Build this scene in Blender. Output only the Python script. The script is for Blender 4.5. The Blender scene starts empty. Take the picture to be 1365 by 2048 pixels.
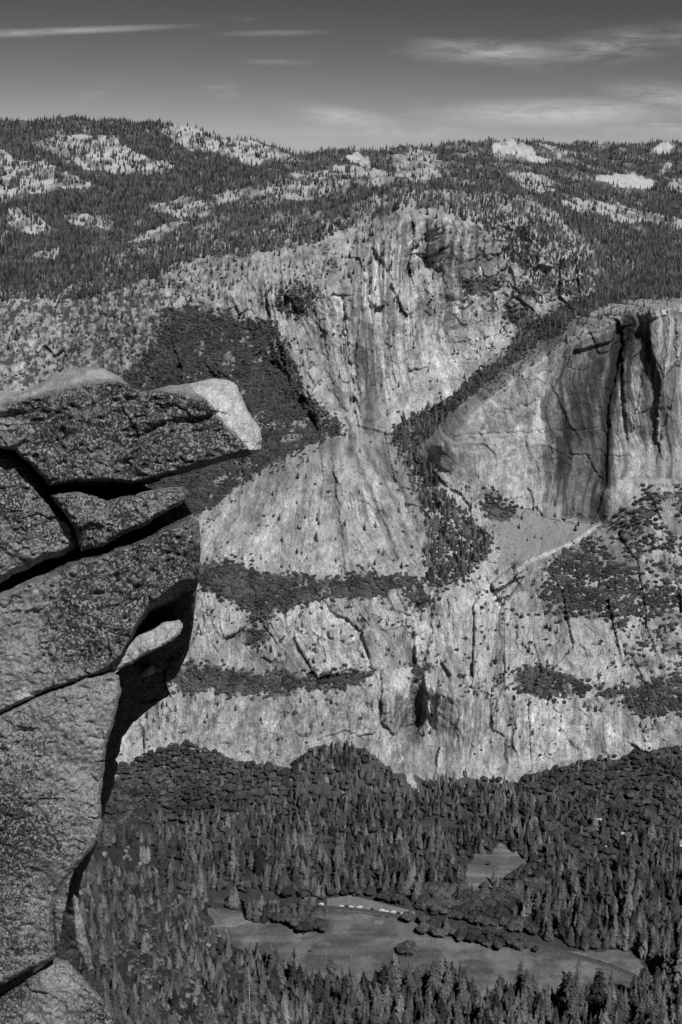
import bpy, math, random
import numpy as np
rng = np.random.default_rng(11); random.seed(5)
scene = bpy.context.scene
COL = scene.collection
# ------------------------------------------------------------------ camera geometry (photo pixels 1365 x 2048)
F = 2048 * 50 / 36.0; PITCH = math.radians(12.4); CZ = 990.0
CP, SP = math.cos(PITCH), math.sin(PITCH)
def ray(u, v):
    x = (np.asarray(u, float) - 682.5) / F; y = -(np.asarray(v, float) - 1024) / F
    return x, CP + y * SP, -SP + y * CP
def at(u, v, Y):
    dx, dy, dz = ray(u, v); k = Y / dy
    return dx * k, dy * k, CZ + dz * k
def onfloor(u, v, z=0.0):
    dx, dy, dz = ray(u, v); k = (z - CZ) / dz
    return float(dx * k), float(dy * k), z
def project(X, Y, Z):
    d = Z - CZ; fz = Y * CP - d * SP; uy = Y * SP + d * CP
    return 682.5 + F * X / fz, 1024 - F * uy / fz

# ------------------------------------------------------------------ noise
def hsh(i, j, s):
    h = i.astype(np.int32).view(np.uint32) * np.uint32(374761393) + j.astype(np.int32).view(np.uint32) * np.uint32(668265263) + np.uint32((s * 974711 + 1013904223) & 0xffffffff)
    h = (h ^ (h >> np.uint32(13))) * np.uint32(1274126177)
    h = (h ^ (h >> np.uint32(16))) * np.uint32(2246822519)
    return ((h ^ (h >> np.uint32(15))) & np.uint32(0xffff)).astype(np.float32) / np.float32(65535.0)
def cells(x, y, s=0, tilt=1.0):
    """angular facets: each cell a tilted plane; returns (height, cell random)"""
    x = np.asarray(x, np.float32); y = np.asarray(y, np.float32)
    xi = np.floor(x).astype(np.int32); yi = np.floor(y).astype(np.int32); best = np.full(x.shape, 9, np.float32); hgt = np.zeros(x.shape, np.float32); rid = np.zeros(x.shape, np.float32)
    for a in (-1, 0, 1):
        for b in (-1, 0, 1):
            ci = xi + a; cj = yi + b; dx = x - ci - hsh(ci, cj, s); dy = y - cj - hsh(ci, cj, s + 1); d = dx * dx + dy * dy; m = d < best
            r = hsh(ci, cj, s + 2); h = r + tilt * ((hsh(ci, cj, s + 3) - .5) * dx * 2 + (hsh(ci, cj, s + 4) - .5) * dy * 2)
            best = np.where(m, d, best); hgt = np.where(m, h, hgt); rid = np.where(m, r, rid)
    return hgt - .5, rid
def vn(x, y, s=0):
    x = np.asarray(x, np.float64); y = np.asarray(y, np.float64); xi = np.floor(x); yi = np.floor(y); fx = (x - xi).astype(np.float32); fy = (y - yi).astype(np.float32)
    xi = xi.astype(np.int32); yi = yi.astype(np.int32)
    fx = fx * fx * fx * (fx * (fx * 6 - 15) + 10); fy = fy * fy * fy * (fy * (fy * 6 - 15) + 10)
    a = hsh(xi, yi, s); b = hsh(xi + 1, yi, s); c = hsh(xi, yi + 1, s); d = hsh(xi + 1, yi + 1, s)
    return (a + (b - a) * fx) * (1 - fy) + (c + (d - c) * fx) * fy
def fbm(x, y, o=4, s=0, g=0.5):
    t = 0; a = 1.0; n = 0; cx, cy = x, y
    for k in range(o):
        t = t + a * vn(cx, cy, s + k * 17); n += a; a *= g
        cx, cy = cx * 1.63 + cy * 1.17 + 3.1, cy * 1.63 - cx * 1.17 + 7.7
    return t / n
def fbs(x, y, o=4, s=0, g=0.5):          # unrotated (keeps the stretch direction)
    t = 0; a = 1.0; n = 0
    for k in range(o):
        f = 2.03 ** k; t = t + a * vn(x * f + k * 5.3, y * f + k * 9.1, s + k * 17); n += a; a *= g
    return t / n
def ridge(x, y, o=4, s=0, g=0.55):
    t = 0; a = 1.0; n = 0
    for k in range(o):
        f = 2.07 ** k; t = t + a * (1 - np.abs(2 * vn(x * f + k * 3.7, y * f + k * 1.9, s + k * 13) - 1)); n += a; a *= g
    return t / n
def sst(x, a, b):
    t = np.clip((x - a) / (b - a), 0, 1); return t * t * (3 - 2 * t)
def inside(poly, u, v):
    out = np.zeros(u.shape, bool); P = np.array(poly, float)
    m = (u >= P[:, 0].min()) & (u <= P[:, 0].max()) & (v >= P[:, 1].min()) & (v <= P[:, 1].max())
    if not m.any(): return out
    uu = u[m]; vv = v[m]; r = np.zeros(uu.shape, bool); n = len(P)
    for i in range(n):
        x1, y1 = P[i]; x2, y2 = P[(i + 1) % n]
        if y1 == y2: continue
        c = ((y1 > vv) != (y2 > vv)) & (uu < (x2 - x1) * (vv - y1) / (y2 - y1) + x1)
        r ^= c
    out[m] = r; return out
def inany(polys, u, v):
    o = np.zeros(u.shape, bool)
    for p in polys: o |= inside(p, u, v)
    return o
def near_line(line, u, v, w):
    o = np.full(u.shape, 1e9)
    for (x1, y1), (x2, y2) in zip(line[:-1], line[1:]):
        dx, dy = x2 - x1, y2 - y1; L = dx * dx + dy * dy
        t = np.clip(((u - x1) * dx + (v - y1) * dy) / L, 0, 1)
        o = np.minimum(o, np.hypot(u - x1 - t * dx, v - y1 - t * dy))
    return np.clip(1 - o / w, 0, 1)
class RBF:
    def __init__(s, pts, vals, e=0.0):
        s.p = np.array(pts, float); d = np.hypot(s.p[:, None, 0] - s.p[None, :, 0], s.p[:, None, 1] - s.p[None, :, 1])
        n = len(pts); A = np.zeros((n + 1, n + 1)); A[:n, :n] = -d - e * np.eye(n); A[:n, n] = 1; A[n, :n] = 1
        b = np.zeros(n + 1); b[:n] = vals; s.w = np.linalg.solve(A, b)
    def __call__(s, u, v):
        r = np.full(u.shape, s.w[-1])
        for (x, y), w in zip(s.p, s.w[:-1]): r = r - w * np.hypot(u - x, v - y)
        return r

# ------------------------------------------------------------------ helpers for objects
def tag(o, label=None, cat=None, group=None, kind=None):
    if label: o['label'] = label
    if cat: o['category'] = cat
    if group: o['group'] = group
    if kind: o['kind'] = kind
    return o
def link(name, me, mat=None, parent=None):
    o = bpy.data.objects.new(name, me); COL.objects.link(o)
    if mat is not None and me is not None and not me.materials: me.materials.append(mat)
    if parent is not None: o.parent = parent
    return o
def empty(name, loc, rz=0, sc=1.0):
    o = bpy.data.objects.new(name, None); COL.objects.link(o); o.location = loc
    o.rotation_euler = (0, 0, rz); o.scale = (sc,) * 3 if not hasattr(sc, '__len__') else sc
    o.empty_display_size = 1; return o
def npmesh(name, V, Q, smooth=True, attrs=None):
    me = bpy.data.meshes.new(name); V = np.ascontiguousarray(V, np.float32); Q = np.ascontiguousarray(Q, np.int32)
    k = Q.shape[1]; me.vertices.add(len(V)); me.vertices.foreach_set('co', V.ravel())
    me.loops.add(Q.size); me.loops.foreach_set('vertex_index', Q.ravel())
    me.polygons.add(len(Q)); me.polygons.foreach_set('loop_start', np.arange(0, Q.size, k, dtype=np.int32))
    me.polygons.foreach_set('loop_total', np.full(len(Q), k, np.int32))
    me.update(calc_edges=True)
    me.polygons.foreach_set('use_smooth', np.full(len(Q), smooth, bool))
    for n, a in (attrs or {}).items():
        t = me.attributes.new(n, 'FLOAT', 'POINT'); t.data.foreach_set('value', np.ascontiguousarray(a, np.float32).ravel())
    return me
class MB:
    def __init__(s): s.v = []; s.f = []
    def box(s, c, d, rz=0.0, top=(1, 1)):
        b = len(s.v); cx, cy, cz = c; dx, dy, dz = (q / 2 for q in d); co, si = math.cos(rz), math.sin(rz)
        for z in (-1, 1):
            tx, ty = top if z > 0 else (1, 1)
            for x, y in ((-1, -1), (1, -1), (1, 1), (-1, 1)):
                X, Y = x * dx * tx, y * dy * ty; s.v.append((cx + X * co - Y * si, cy + X * si + Y * co, cz + z * dz))
        for q in ((3, 2, 1, 0), (4, 5, 6, 7), (0, 1, 5, 4), (1, 2, 6, 5), (2, 3, 7, 6), (3, 0, 4, 7)): s.f.append(tuple(b + i for i in q))
    def prism(s, prof, y0, y1):                # profile in x,z extruded in y
        b = len(s.v); n = len(prof)
        for y in (y0, y1):
            for x, z in prof: s.v.append((x, y, z))
        s.f.append(tuple(b + i for i in range(n))); s.f.append(tuple(b + n + i for i in reversed(range(n))))
        for i in range(n): j = (i + 1) % n; s.f.append((b + i, b + n + i, b + n + j, b + j))
    def tube(s, pts, rad, k=6):
        b = len(s.v); n = len(pts)
        for i, (p, r) in enumerate(zip(pts, rad)):
            q = pts[min(i + 1, n - 1)]; o = pts[max(i - 1, 0)]; d = np.array(q, float) - np.array(o, float); d /= np.linalg.norm(d) + 1e-9
            a = np.cross(d, (0.3, 0.9, 0.1) if abs(d[2]) > .6 else (0, 0, 1)); a /= np.linalg.norm(a); c = np.cross(d, a)
            for t in range(k):
                w = 2 * math.pi * t / k; s.v.append(tuple(np.array(p) + r * (a * math.cos(w) + c * math.sin(w))))
        for i in range(n - 1):
            for t in range(k): s.f.append((b + i * k + t, b + i * k + (t + 1) % k, b + (i + 1) * k + (t + 1) % k, b + (i + 1) * k + t))
        s.f.append(tuple(b + t for t in reversed(range(k)))); s.f.append(tuple(b + (n - 1) * k + t for t in range(k)))
    def mesh(s, name, smooth=False):
        me = bpy.data.meshes.new(name); me.from_pydata(s.v, [], s.f)
        if smooth: me.polygons.foreach_set('use_smooth', [True] * len(me.polygons))
        return me
    def obj(s, name, mat, parent=None, smooth=False): return link(name, s.mesh(name, smooth), mat, parent)

# ------------------------------------------------------------------ materials
def newmat(name):
    m = bpy.data.materials.new(name); m.use_nodes = True; nt = m.node_tree; nt.nodes.clear()
    out = nt.nodes.new('ShaderNodeOutputMaterial'); b = nt.nodes.new('ShaderNodeBsdfPrincipled')
    nt.links.new(b.outputs[0], out.inputs[0]); b.inputs['Roughness'].default_value = 0.9
    b.inputs['Specular IOR Level'].default_value = 0.15
    return m, nt, b
def N(nt, t, **k):
    n = nt.nodes.new(t)
    for a, v in k.items(): setattr(n, a, v)
    return n
def M(nt, op, a, b=None, clamp=False):
    n = N(nt, 'ShaderNodeMath', operation=op, use_clamp=clamp)
    for i, x in enumerate((a, b)):
        if x is None: continue
        if isinstance(x, (int, float)): n.inputs[i].default_value = x
        else: nt.links.new(x, n.inputs[i])
    return n.outputs[0]
def ramp(nt, x, a, b, c=0.0, d=1.0, smooth=True):
    n = N(nt, 'ShaderNodeMapRange', interpolation_type='SMOOTHSTEP' if smooth else 'LINEAR'); nt.links.new(x, n.inputs[0])
    for i, q in enumerate((a, b, c, d)):
        if isinstance(q, (int, float)): n.inputs[i + 1].default_value = q
        else: nt.links.new(q, n.inputs[i + 1])
    return n.outputs[0]
def noise(nt, vec, sc, det=4, rough=.55, dist=0):
    n = N(nt, 'ShaderNodeTexNoise'); nt.links.new(vec, n.inputs['Vector'])
    n.inputs['Scale'].default_value = sc; n.inputs['Detail'].default_value = det; n.inputs['Roughness'].default_value = rough; n.inputs['Distortion'].default_value = dist
    return n.outputs[0]
def attr(nt, name):
    n = N(nt, 'ShaderNodeAttribute'); n.attribute_name = name; return n.outputs['Fac']
def grey(nt, bs, x):
    c = N(nt, 'ShaderNodeCombineColor')
    for i in range(3): nt.links.new(x, c.inputs[i])
    nt.links.new(c.outputs[0], bs.inputs['Base Color'])
def bump(nt, bs, h, st, dist):
    b = N(nt, 'ShaderNodeBump'); b.inputs['Strength'].default_value = st; b.inputs['Distance'].default_value = dist
    nt.links.new(h, b.inputs['Height']); nt.links.new(b.outputs[0], bs.inputs['Normal'])
def flat(name, g, rough=.8, var=.12, sc=3.0):
    m, nt, b = newmat(name); tc = N(nt, 'ShaderNodeTexCoord'); n = noise(nt, tc.outputs['Object'], sc)
    grey(nt, b, ramp(nt, n, .25, .75, g * (1 - var), g * (1 + var))); b.inputs['Roughness'].default_value = rough; return m
def mat_terrain():
    m, nt, b = newmat('granite_terrain'); g = N(nt, 'ShaderNodeNewGeometry'); P = g.outputs['Position']
    a = attr(nt, 'alb'); rk = attr(nt, 'rock'); sp_ = N(nt, 'ShaderNodeSeparateXYZ'); nt.links.new(P, sp_.inputs[0])
    cv = N(nt, 'ShaderNodeCombineXYZ'); nt.links.new(attr(nt, 'xs'), cv.inputs[0]); nt.links.new(M(nt, 'MULTIPLY', sp_.outputs[1], .2), cv.inputs[1]); nt.links.new(M(nt, 'MULTIPLY', sp_.outputs[2], .13), cv.inputs[2])
    n1 = noise(nt, P, .33, 5, .72); n2 = noise(nt, cv.outputs[0], .42, 5, .72); n3 = noise(nt, P, .045, 4, .6)
    f = M(nt, 'MULTIPLY', ramp(nt, n1, .36, .64, .74, 1.26), M(nt, 'ADD', 1.0, M(nt, 'MULTIPLY', rk, ramp(nt, n2, .40, .60, .14, -.24))))
    c2 = N(nt, 'ShaderNodeCombineXYZ'); wob = M(nt, 'MULTIPLY', M(nt, 'SUBTRACT', n3, .5), 60.0); wob2 = M(nt, 'MULTIPLY', M(nt, 'SUBTRACT', n1, .5), 7.0)
    nt.links.new(M(nt, 'ADD', attr(nt, 'xs'), M(nt, 'ADD', wob, wob2)), c2.inputs[0]); nt.links.new(M(nt, 'MULTIPLY', sp_.outputs[1], .3), c2.inputs[1]); nt.links.new(M(nt, 'ADD', M(nt, 'MULTIPLY', sp_.outputs[2], .45), wob), c2.inputs[2])
    lines = None
    for sc, th, k in ((.034, .022, .5), (.085, .035, .38)):
        v = N(nt, 'ShaderNodeTexVoronoi', feature='DISTANCE_TO_EDGE'); nt.links.new(c2.outputs[0], v.inputs['Vector']); v.inputs['Scale'].default_value = sc
        l = M(nt, 'MULTIPLY', ramp(nt, v.outputs['Distance'], th, th * .3, 0, k), ramp(nt, noise(nt, P, sc * .8, 2, .5), .42, .56))
        lines = l if lines is None else M(nt, 'MAXIMUM', lines, l)
    f = M(nt, 'MULTIPLY', f, M(nt, 'SUBTRACT', 1.0, M(nt, 'MULTIPLY', lines, rk)))
    grey(nt, b, M(nt, 'MULTIPLY', a, f))
    bump(nt, b, M(nt, 'SUBTRACT', M(nt, 'ADD', n1, n2), M(nt, 'MULTIPLY', lines, rk)), .6, 1.3)
    return m
def mat_rock():
    m, nt, b = newmat('lichened_granite'); g = N(nt, 'ShaderNodeNewGeometry'); P = g.outputs['Position']
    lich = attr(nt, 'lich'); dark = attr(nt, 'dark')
    grain = noise(nt, P, 38, 3, .8); big = noise(nt, P, 2.0, 3, .6); mid = noise(nt, P, 6.5, 6, .78); fine = noise(nt, P, 24, 5, .8)
    v = N(nt, 'ShaderNodeTexVoronoi'); nt.links.new(P, v.inputs['Vector']); v.inputs['Scale'].default_value = 13; v.inputs['Randomness'].default_value = 1
    base = M(nt, 'ADD', ramp(nt, grain, .36, .64, .13, .33), ramp(nt, big, .3, .7, -.05, .07))
    base = M(nt, 'MULTIPLY', base, ramp(nt, fine, .36, .62, .72, 1.12))
    base = M(nt, 'MULTIPLY', base, ramp(nt, lich, .03, .22, 2.1, 1.0))
    s = M(nt, 'ADD', M(nt, 'MULTIPLY', mid, .78), M(nt, 'MULTIPLY', fine, .45))
    s = M(nt, 'ADD', s, M(nt, 'MULTIPLY', big, .36))
    th = ramp(nt, lich, 0, 1, 1.02, .67, False)
    msk = ramp(nt, M(nt, 'SUBTRACT', s, th), 0.0, .06)
    dk = ramp(nt, grain, .3, .7, .012, .05)
    def mix(f, a, c):
        return M(nt, 'ADD', M(nt, 'MULTIPLY', a, M(nt, 'SUBTRACT', 1.0, f)), M(nt, 'MULTIPLY', c, f))
    c = mix(msk, base, dk)
    tiny = noise(nt, P, 27, 4, .72); c = mix(M(nt, 'MULTIPLY', msk, ramp(nt, M(nt, 'ADD', tiny, M(nt, 'MULTIPLY', M(nt, 'SUBTRACT', mid, .5), .6)), .55, .59, 0, .95)), c, M(nt, 'MULTIPLY', M(nt, 'ADD', fine, .05), .52))
    c = mix(M(nt, 'MULTIPLY', ramp(nt, tiny, .45, .41, 0, .85), ramp(nt, lich, .1, .6)), c, dk)
    rose = M(nt, 'MULTIPLY', ramp(nt, v.outputs['Distance'], .30, .18), ramp(nt, noise(nt, P, 3.1, 3, .6), .5, .62))
    rose = M(nt, 'MULTIPLY', rose, lich)
    c = mix(M(nt, 'MULTIPLY', rose, .8), c, M(nt, 'ADD', .22, M(nt, 'MULTIPLY', grain, .35)))
    c = M(nt, 'MULTIPLY', c, M(nt, 'SUBTRACT', 1.0, dark))  # shade of recessed rock painted in: lowers its base colour
    grey(nt, b, c)
    bump(nt, b, M(nt, 'ADD', M(nt, 'MULTIPLY', grain, .25), M(nt, 'ADD', M(nt, 'MULTIPLY', fine, .7), mid)), 1.0, .013)
    return m
def mat_leaf(name, g, var, transl=.25):
    m, nt, b = newmat(name); oi = N(nt, 'ShaderNodeObjectInfo'); ge = N(nt, 'ShaderNodeNewGeometry')
    n = noise(nt, ge.outputs['Position'], .35, 3, .6)
    t = ramp(nt, oi.outputs['Random'], 0, 1, g * (1 - var), g * (1 + var), False)
    t = M(nt, 'MULTIPLY', t, ramp(nt, n, .3, .7, .75, 1.3)); t = M(nt, 'MULTIPLY', t, ramp(nt, noise(nt, ge.outputs['Position'], .022, 3, .6), .35, .65, .7, 1.35))
    grey(nt, b, t); b.inputs['Specular IOR Level'].default_value = .08
    return m
MT = mat_terrain(); MR = mat_rock()
M_CON = mat_leaf('conifer_needles', .082, .7); M_OAK = mat_leaf('oak_leaves', .078, .42); M_SHR = mat_leaf('shrub_leaves', .085, .4)
M_PALE = mat_leaf('pale_needles', .2, .1); M_BARK = flat('bark', .07, .95, .3, 1.5); M_DEAD = flat('dead_wood', .3, .9, .25, 1.0)

# ------------------------------------------------------------------ depth of the landscape
ctrl = """0,238,5600;150,240,5800;300,245,6000;400,258,6100;500,285,6300;600,306,7000;700,298,8000;850,289,8600;1000,283,9000;1200,281,9500;1365,280,9500
0,300,5000;200,300,5200;400,300,5400;0,400,4300;200,400,4500;400,380,4700;550,360,4900;0,500,3800;200,480,3950;400,440,4000;560,420,4000;700,380,4200;650,340,5600
900,340,5500;1050,320,7000;1250,320,7500;1365,310,8000;1020,390,3900;1200,400,5200;1365,400,5500;1250,480,4300;1365,500,4200;1220,560,3700;1365,575,3500
0,600,3500;200,550,3500;350,515,3480;500,485,3450;650,450,3400;800,400,3420;900,410,3400;1000,430,3400;1100,450,3450;1190,520,3500;1195,570,3450
100,740,3250;250,700,3250;0,760,3200;330,620,3250;550,640,3200;450,630,3230;700,500,3300;850,520,3320;1000,560,3330;1120,590,3400;650,700,3150;800,650,3180;950,680,3280;700,850,3050;780,865,3040;890,780,3120;840,830,3080
1030,700,3250;950,770,3140;870,850,3040;320,720,3100;450,750,3050;580,780,3050;500,900,2850;420,980,2760
1365,604,2900;1290,612,2880;1150,655,2880;1020,745,2870;930,815,2850;865,890,2820;870,935,2800;1365,587,3300;1280,592,3250;1140,636,3180;1005,731,3120
980,1010,2780;1100,1030,2770;1200,1045,2760;1290,985,2740;1365,968,2720;1100,850,2810;1250,850,2830;1365,800,2820;1000,900,2790
1000,1090,2650;1100,1100,2640;900,1080,2640;870,1000,2720;860,1150,2540
680,884,2790;560,934,2770;450,1004,2700;760,914,2770;820,985,2700;852,1080,2620;680,866,2980;610,882,2930;780,890,2960
650,1000,2630;550,1050,2600;750,1050,2620;600,1130,2500;450,1120,2500;750,1140,2510;700,1150,2490
450,1180,2440;600,1195,2430;750,1185,2440;850,1200,2470;400,1335,2370;550,1340,2370;700,1340,2370;780,1345,2360;400,1390,2320;600,1390,2320;720,1385,2330
250,1530,2290;400,1500,2270;580,1535,2240;650,1485,2260;740,1500,2260;830,1330,2430;832,1450,2390;820,1530,2260;870,1230,2490;790,1400,2310;880,1400,2320
950,1250,2440;1000,1180,2520;1090,1150,2540;1200,1220,2430;1330,1250,2420;1365,1100,2560;1200,1110,2580;1280,1030,2660
1000,1340,2350;1150,1350,2340;1300,1360,2340;900,1380,2320;1050,1395,2310;1200,1395,2300;1300,1440,2280
900,1530,2240;1000,1550,2230;1100,1530,2240;1220,1510,2250;1340,1490,2260;0,900,2900;0,1100,2600;0,1300,2400;200,1300,2390;0,1500,2300;200,1100,2560;200,900,2900
0,1640,2130;300,1650,2118;600,1655,2112;900,1655,2112;1150,1655,2112;1365,1650,2118;450,1600,2170;750,1600,2170;1050,1600,2165;1250,1580,2185
600,1760,1985;900,1760,1985;1200,1760,1985;1365,1760,1985;450,1760,1975;330,1740,1960;600,1900,1800;900,1900,1800;1200,1900,1800;1365,1900,1800;700,2100,1620;1000,2100,1620;1365,2100,1620
190,1740,1620;250,1850,1420;330,1880,1500;400,1930,1600;300,1980,1130;420,2040,1200;540,2060,1350;150,1900,1080;0,1900,1000;0,1700,1650;480,1960,1610;600,2000,1680;300,2100,950;0,2100,800;560,2130,1150"""
cp = [tuple(float(x) for x in s.split(',')) for s in ctrl.replace('\n', ';').split(';')]
def edge(front, back, n):
    P = np.array(front, float); Q_ = np.array(back, float)
    for t in np.linspace(0, 1, n):
        for W in (P, Q_):
            s_ = np.linspace(0, 1, len(W)); cp.append(tuple(float(np.interp(t, s_, W[:, k])) for k in range(3)))
edge([(868,888,2815),(930,815,2850),(1020,745,2870),(1150,655,2880),(1290,612,2880),(1365,604,2900)], [(852,876,2960),(916,801,3060),(1008,730,3110),(1140,637,3170),(1284,594,3240),(1365,587,3290)], 26)
edge([(450,1004,2700),(560,934,2770),(680,884,2790),(760,914,2765),(820,985,2700),(852,1080,2620)], [(440,988,2780),(552,916,2860),(680,866,2930),(778,894,2900),(840,972,2790),(872,1074,2680)], 18)
edge([(560,690,3130),(600,770,3080),(650,850,3030),(700,875,3010)], [(540,700,3170),(582,778,3110),(636,856,3050),(690,884,3020)], 8)
cp = [p for i, p in enumerate(cp) if not any(abs(p[0] - q[0]) + abs(p[1] - q[1]) < 7 for q in cp[i + 1:])]
rbf = RBF([(a, b) for a, b, c in cp], [math.log(c) for a, b, c in cp], 1.0)
gu = np.arange(-130, 1500, 5.0); gv = np.arange(225, 2181, 4.0)
GU, GV = np.meshgrid(gu, gv)
GY = np.exp(rbf(GU, GV))
fy = np.where(GV > 1500, -CZ / np.minimum(ray(0, GV)[2] / ray(0, GV)[1], -.01), 1e9)
GY = np.minimum(GY, fy)
GY = np.maximum.accumulate(GY[::-1], axis=0)[::-1]
for _ in range(1):
    GY[1:-1] = (GY[:-2] + 2 * GY[1:-1] + GY[2:]) / 4; GY[:, 1:-1] = (GY[:, :-2] + 2 * GY[:, 1:-1] + GY[:, 2:]) / 4
def depth(u, v):
    a = np.clip((np.asarray(u, float) - gu[0]) / 5.0, 0, len(gu) - 1.001); b = np.clip((np.asarray(v, float) - gv[0]) / 4.0, 0, len(gv) - 1.001)
    i = a.astype(int); j = b.astype(int); a = a - i; b = b - j
    return (GY[j, i] * (1 - a) + GY[j, i + 1] * a) * (1 - b) + (GY[j + 1, i] * (1 - a) + GY[j + 1, i + 1] * a) * b
sk = np.array([(-150, 236), (0, 240), (90, 243), (150, 241), (300, 247), (400, 260), (470, 277), (540, 297), (600, 309), (680, 302), (780, 299), (880, 291), (940, 287), (985, 288), (1019, 281), (1060, 285), (1200, 286), (1300, 285), (1337, 281), (1365, 285), (1500, 284)], float)

# ------------------------------------------------------------------ zones read as ground cover (photo pixels)
SLABS = [[(56,278),(133,270),(205,273),(267,299),(328,319),(369,332),(308,342),(246,345),(169,340),(138,314),(118,304)],
 [(318,268),(349,250),(410,256),(477,280),(544,300),(579,319),(513,329),(462,309),(390,299),(359,288)],
 [(-60,285),(0,299),(31,319),(87,324),(144,345),(195,370),(128,376),(77,386),(0,396),(-60,400)],
 [(15,417),(67,427),(113,458),(51,468),(10,447)], [(128,424),(159,424),(226,447),(215,463),(169,453),(133,442)],
 [(287,406),(359,396),(431,406),(420,427),(359,437),(308,422)], [(420,381),(513,370),(590,365),(700,365),(700,386),(615,401),(538,396),(487,406),(436,401)],
 [(251,488),(328,453),(385,440),(392,446),(328,470),(287,487)], [(691,319),(716,304),(737,319),(742,332),(711,329)],
 [(788,324),(819,303),(855,306),(896,327),(870,335),(891,355),(839,365),(798,355),(747,340),(706,335),(665,335),(665,345),(720,365),(790,372)],
 [(983,298),(1019,281),(1044,290),(1070,304),(1091,317),(1121,332),(1085,327),(1034,319),(993,311)],
 [(1070,284),(1096,288),(1127,304),(1183,314),(1127,311),(1096,301)], [(1301,299),(1337,282),(1352,296),(1332,304)],
 [(1183,360),(1229,345),(1270,344),(1311,365),(1301,378),(1244,378)],
 [(1121,399),(1157,391),(1219,404),(1280,417),(1365,437),(1450,450),(1450,470),(1365,460),(1306,448),(1239,445),(1209,431),(1157,422)],
 [(1009,337),(1055,350),(1101,365),(1111,386),(1065,381),(1024,355)], [(1327,370),(1365,350),(1450,345),(1450,385),(1332,383)], [(1301,342),(1332,327),(1342,335),(1316,345)],
 [(60,505),(120,495),(110,515),(50,520)], [(580,345),(660,338),(690,350),(640,362),(590,358)]]
CLEAN = [SLABS[8], SLABS[10], SLABS[13], SLABS[12]]
RIM = [(-60,610),(0,585),(100,550),(180,535),(250,500),(330,490),(430,478),(520,462),(620,445),(700,420),(760,395),(830,383),(900,392),(960,385),(1060,398),(1130,445),(1190,500),(1200,560),(1150,610),(1060,560),(960,450),(880,425),(820,418),(740,445),(640,485),(540,505),(400,520),(330,550),(250,580),(100,610),(-60,640)]
GORGE = [(1450,590),(1365,588),(1270,598),(1150,638),(1080,688),(1010,738),(930,800),(850,880),(835,905),(868,950),(930,1030),(990,1080),(940,1150),(900,1175),(865,1180),(850,1110),(862,1080),(840,1000),(810,930),(780,880),(800,850),(900,800),(935,760),(1000,720),(1050,660),(1120,615),(1180,590),(1200,560),(1450,560)]
BENCH = [(330,618),(380,612),(440,625),(490,640),(545,640),(565,680),(590,740),(620,790),(680,850),(690,870),(620,888),(560,920),(500,955),(440,1000),(380,1040),(300,1040),(300,900),(240,760),(270,730),(310,690)]
LEDGES = [[(380,1130),(480,1128),(540,1150),(600,1150),(680,1165),(720,1150),(800,1150),(850,1165),(840,1190),(700,1190),(640,1200),(590,1215),(540,1235),(500,1220),(400,1175)],
 [(500,1225),(560,1222),(530,1245),(500,1240)], [(480,1262),(535,1262),(535,1290),(495,1290)], [(340,1340),(400,1325),(480,1350),(560,1352),(680,1338),(750,1345),(720,1368),(600,1380),(500,1390),(400,1385),(340,1375)],
 [(1015,1345),(1060,1332),(1110,1342),(1170,1362),(1182,1385),(1100,1395),(1040,1388)], [(1195,1372),(1242,1375),(1238,1398),(1200,1390)], [(1245,1385),(1290,1365),(1380,1355),(1460,1350),(1460,1435),(1365,1425),(1280,1435),(1250,1415)],
 [(1090,1180),(1100,1145),(1130,1105),(1185,1095),(1215,1130),(1285,1170),(1275,1210),(1225,1232),(1180,1228),(1120,1222)], [(1290,1180),(1365,1180),(1365,1215),(1290,1215)],
 [(975,975),(1005,985),(1020,1015),(1035,1035),(980,1040),(965,1000)], [(785,1150),(850,1170),(870,1200),(850,1225),(800,1190)], [(820,1330),(860,1330),(850,1355),(825,1355)],
 [(560,590),(600,560),(640,600),(600,640),(560,625)], [(1030,575),(1060,560),(1090,590),(1040,600)], [(1010,610),(1070,630),(1060,660),(1010,640)], [(925,560),(1010,550),(1000,585),(930,590)], [(790,850),(860,835),(855,860),(800,880)]]
RSLOPE = [(1460,960),(1365,968),(1290,985),(1235,1020),(1190,1070),(1120,1120),(1085,1160),(1095,1235),(1150,1240),(1230,1240),(1260,1330),(1365,1350),(1460,1340)]
MEADOW = [(375,1840),(400,1826),(450,1815),(520,1830),(560,1845),(640,1862),(655,1817),(830,1838),(870,1862),(960,1888),(1090,1902),(1150,1905),(1240,1898),(1310,1930),(1325,1975),(1300,2005),(1240,2030),(1150,2022),(1080,2008),(1000,2008),(930,1990),(850,1965),(800,1968),(770,2005),(700,1985),(655,1990),(625,1985),(585,1945),(520,1922),(470,1900),(375,1902)]
CLEAR = [(935,1722),(1000,1690),(1035,1700),(1068,1728),(1040,1748),(1000,1772),(945,1780),(925,1765)]
ROAD = [(430,1800),(520,1806),(609,1812),(645,1814),(690,1817),(740,1822),(810,1833),(870,1844),(945,1862),(1015,1878),(1085,1894.6),(1128,1904),(1158,1912),(1200,1924.6),(1235,1936),(1269,1952),(1299,1971),(1336,1994),(1400,2040)]
ROADSIDE = [(655,1797),(700,1790),(760,1805),(830,1822),(830,1838),(655,1818)]
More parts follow.
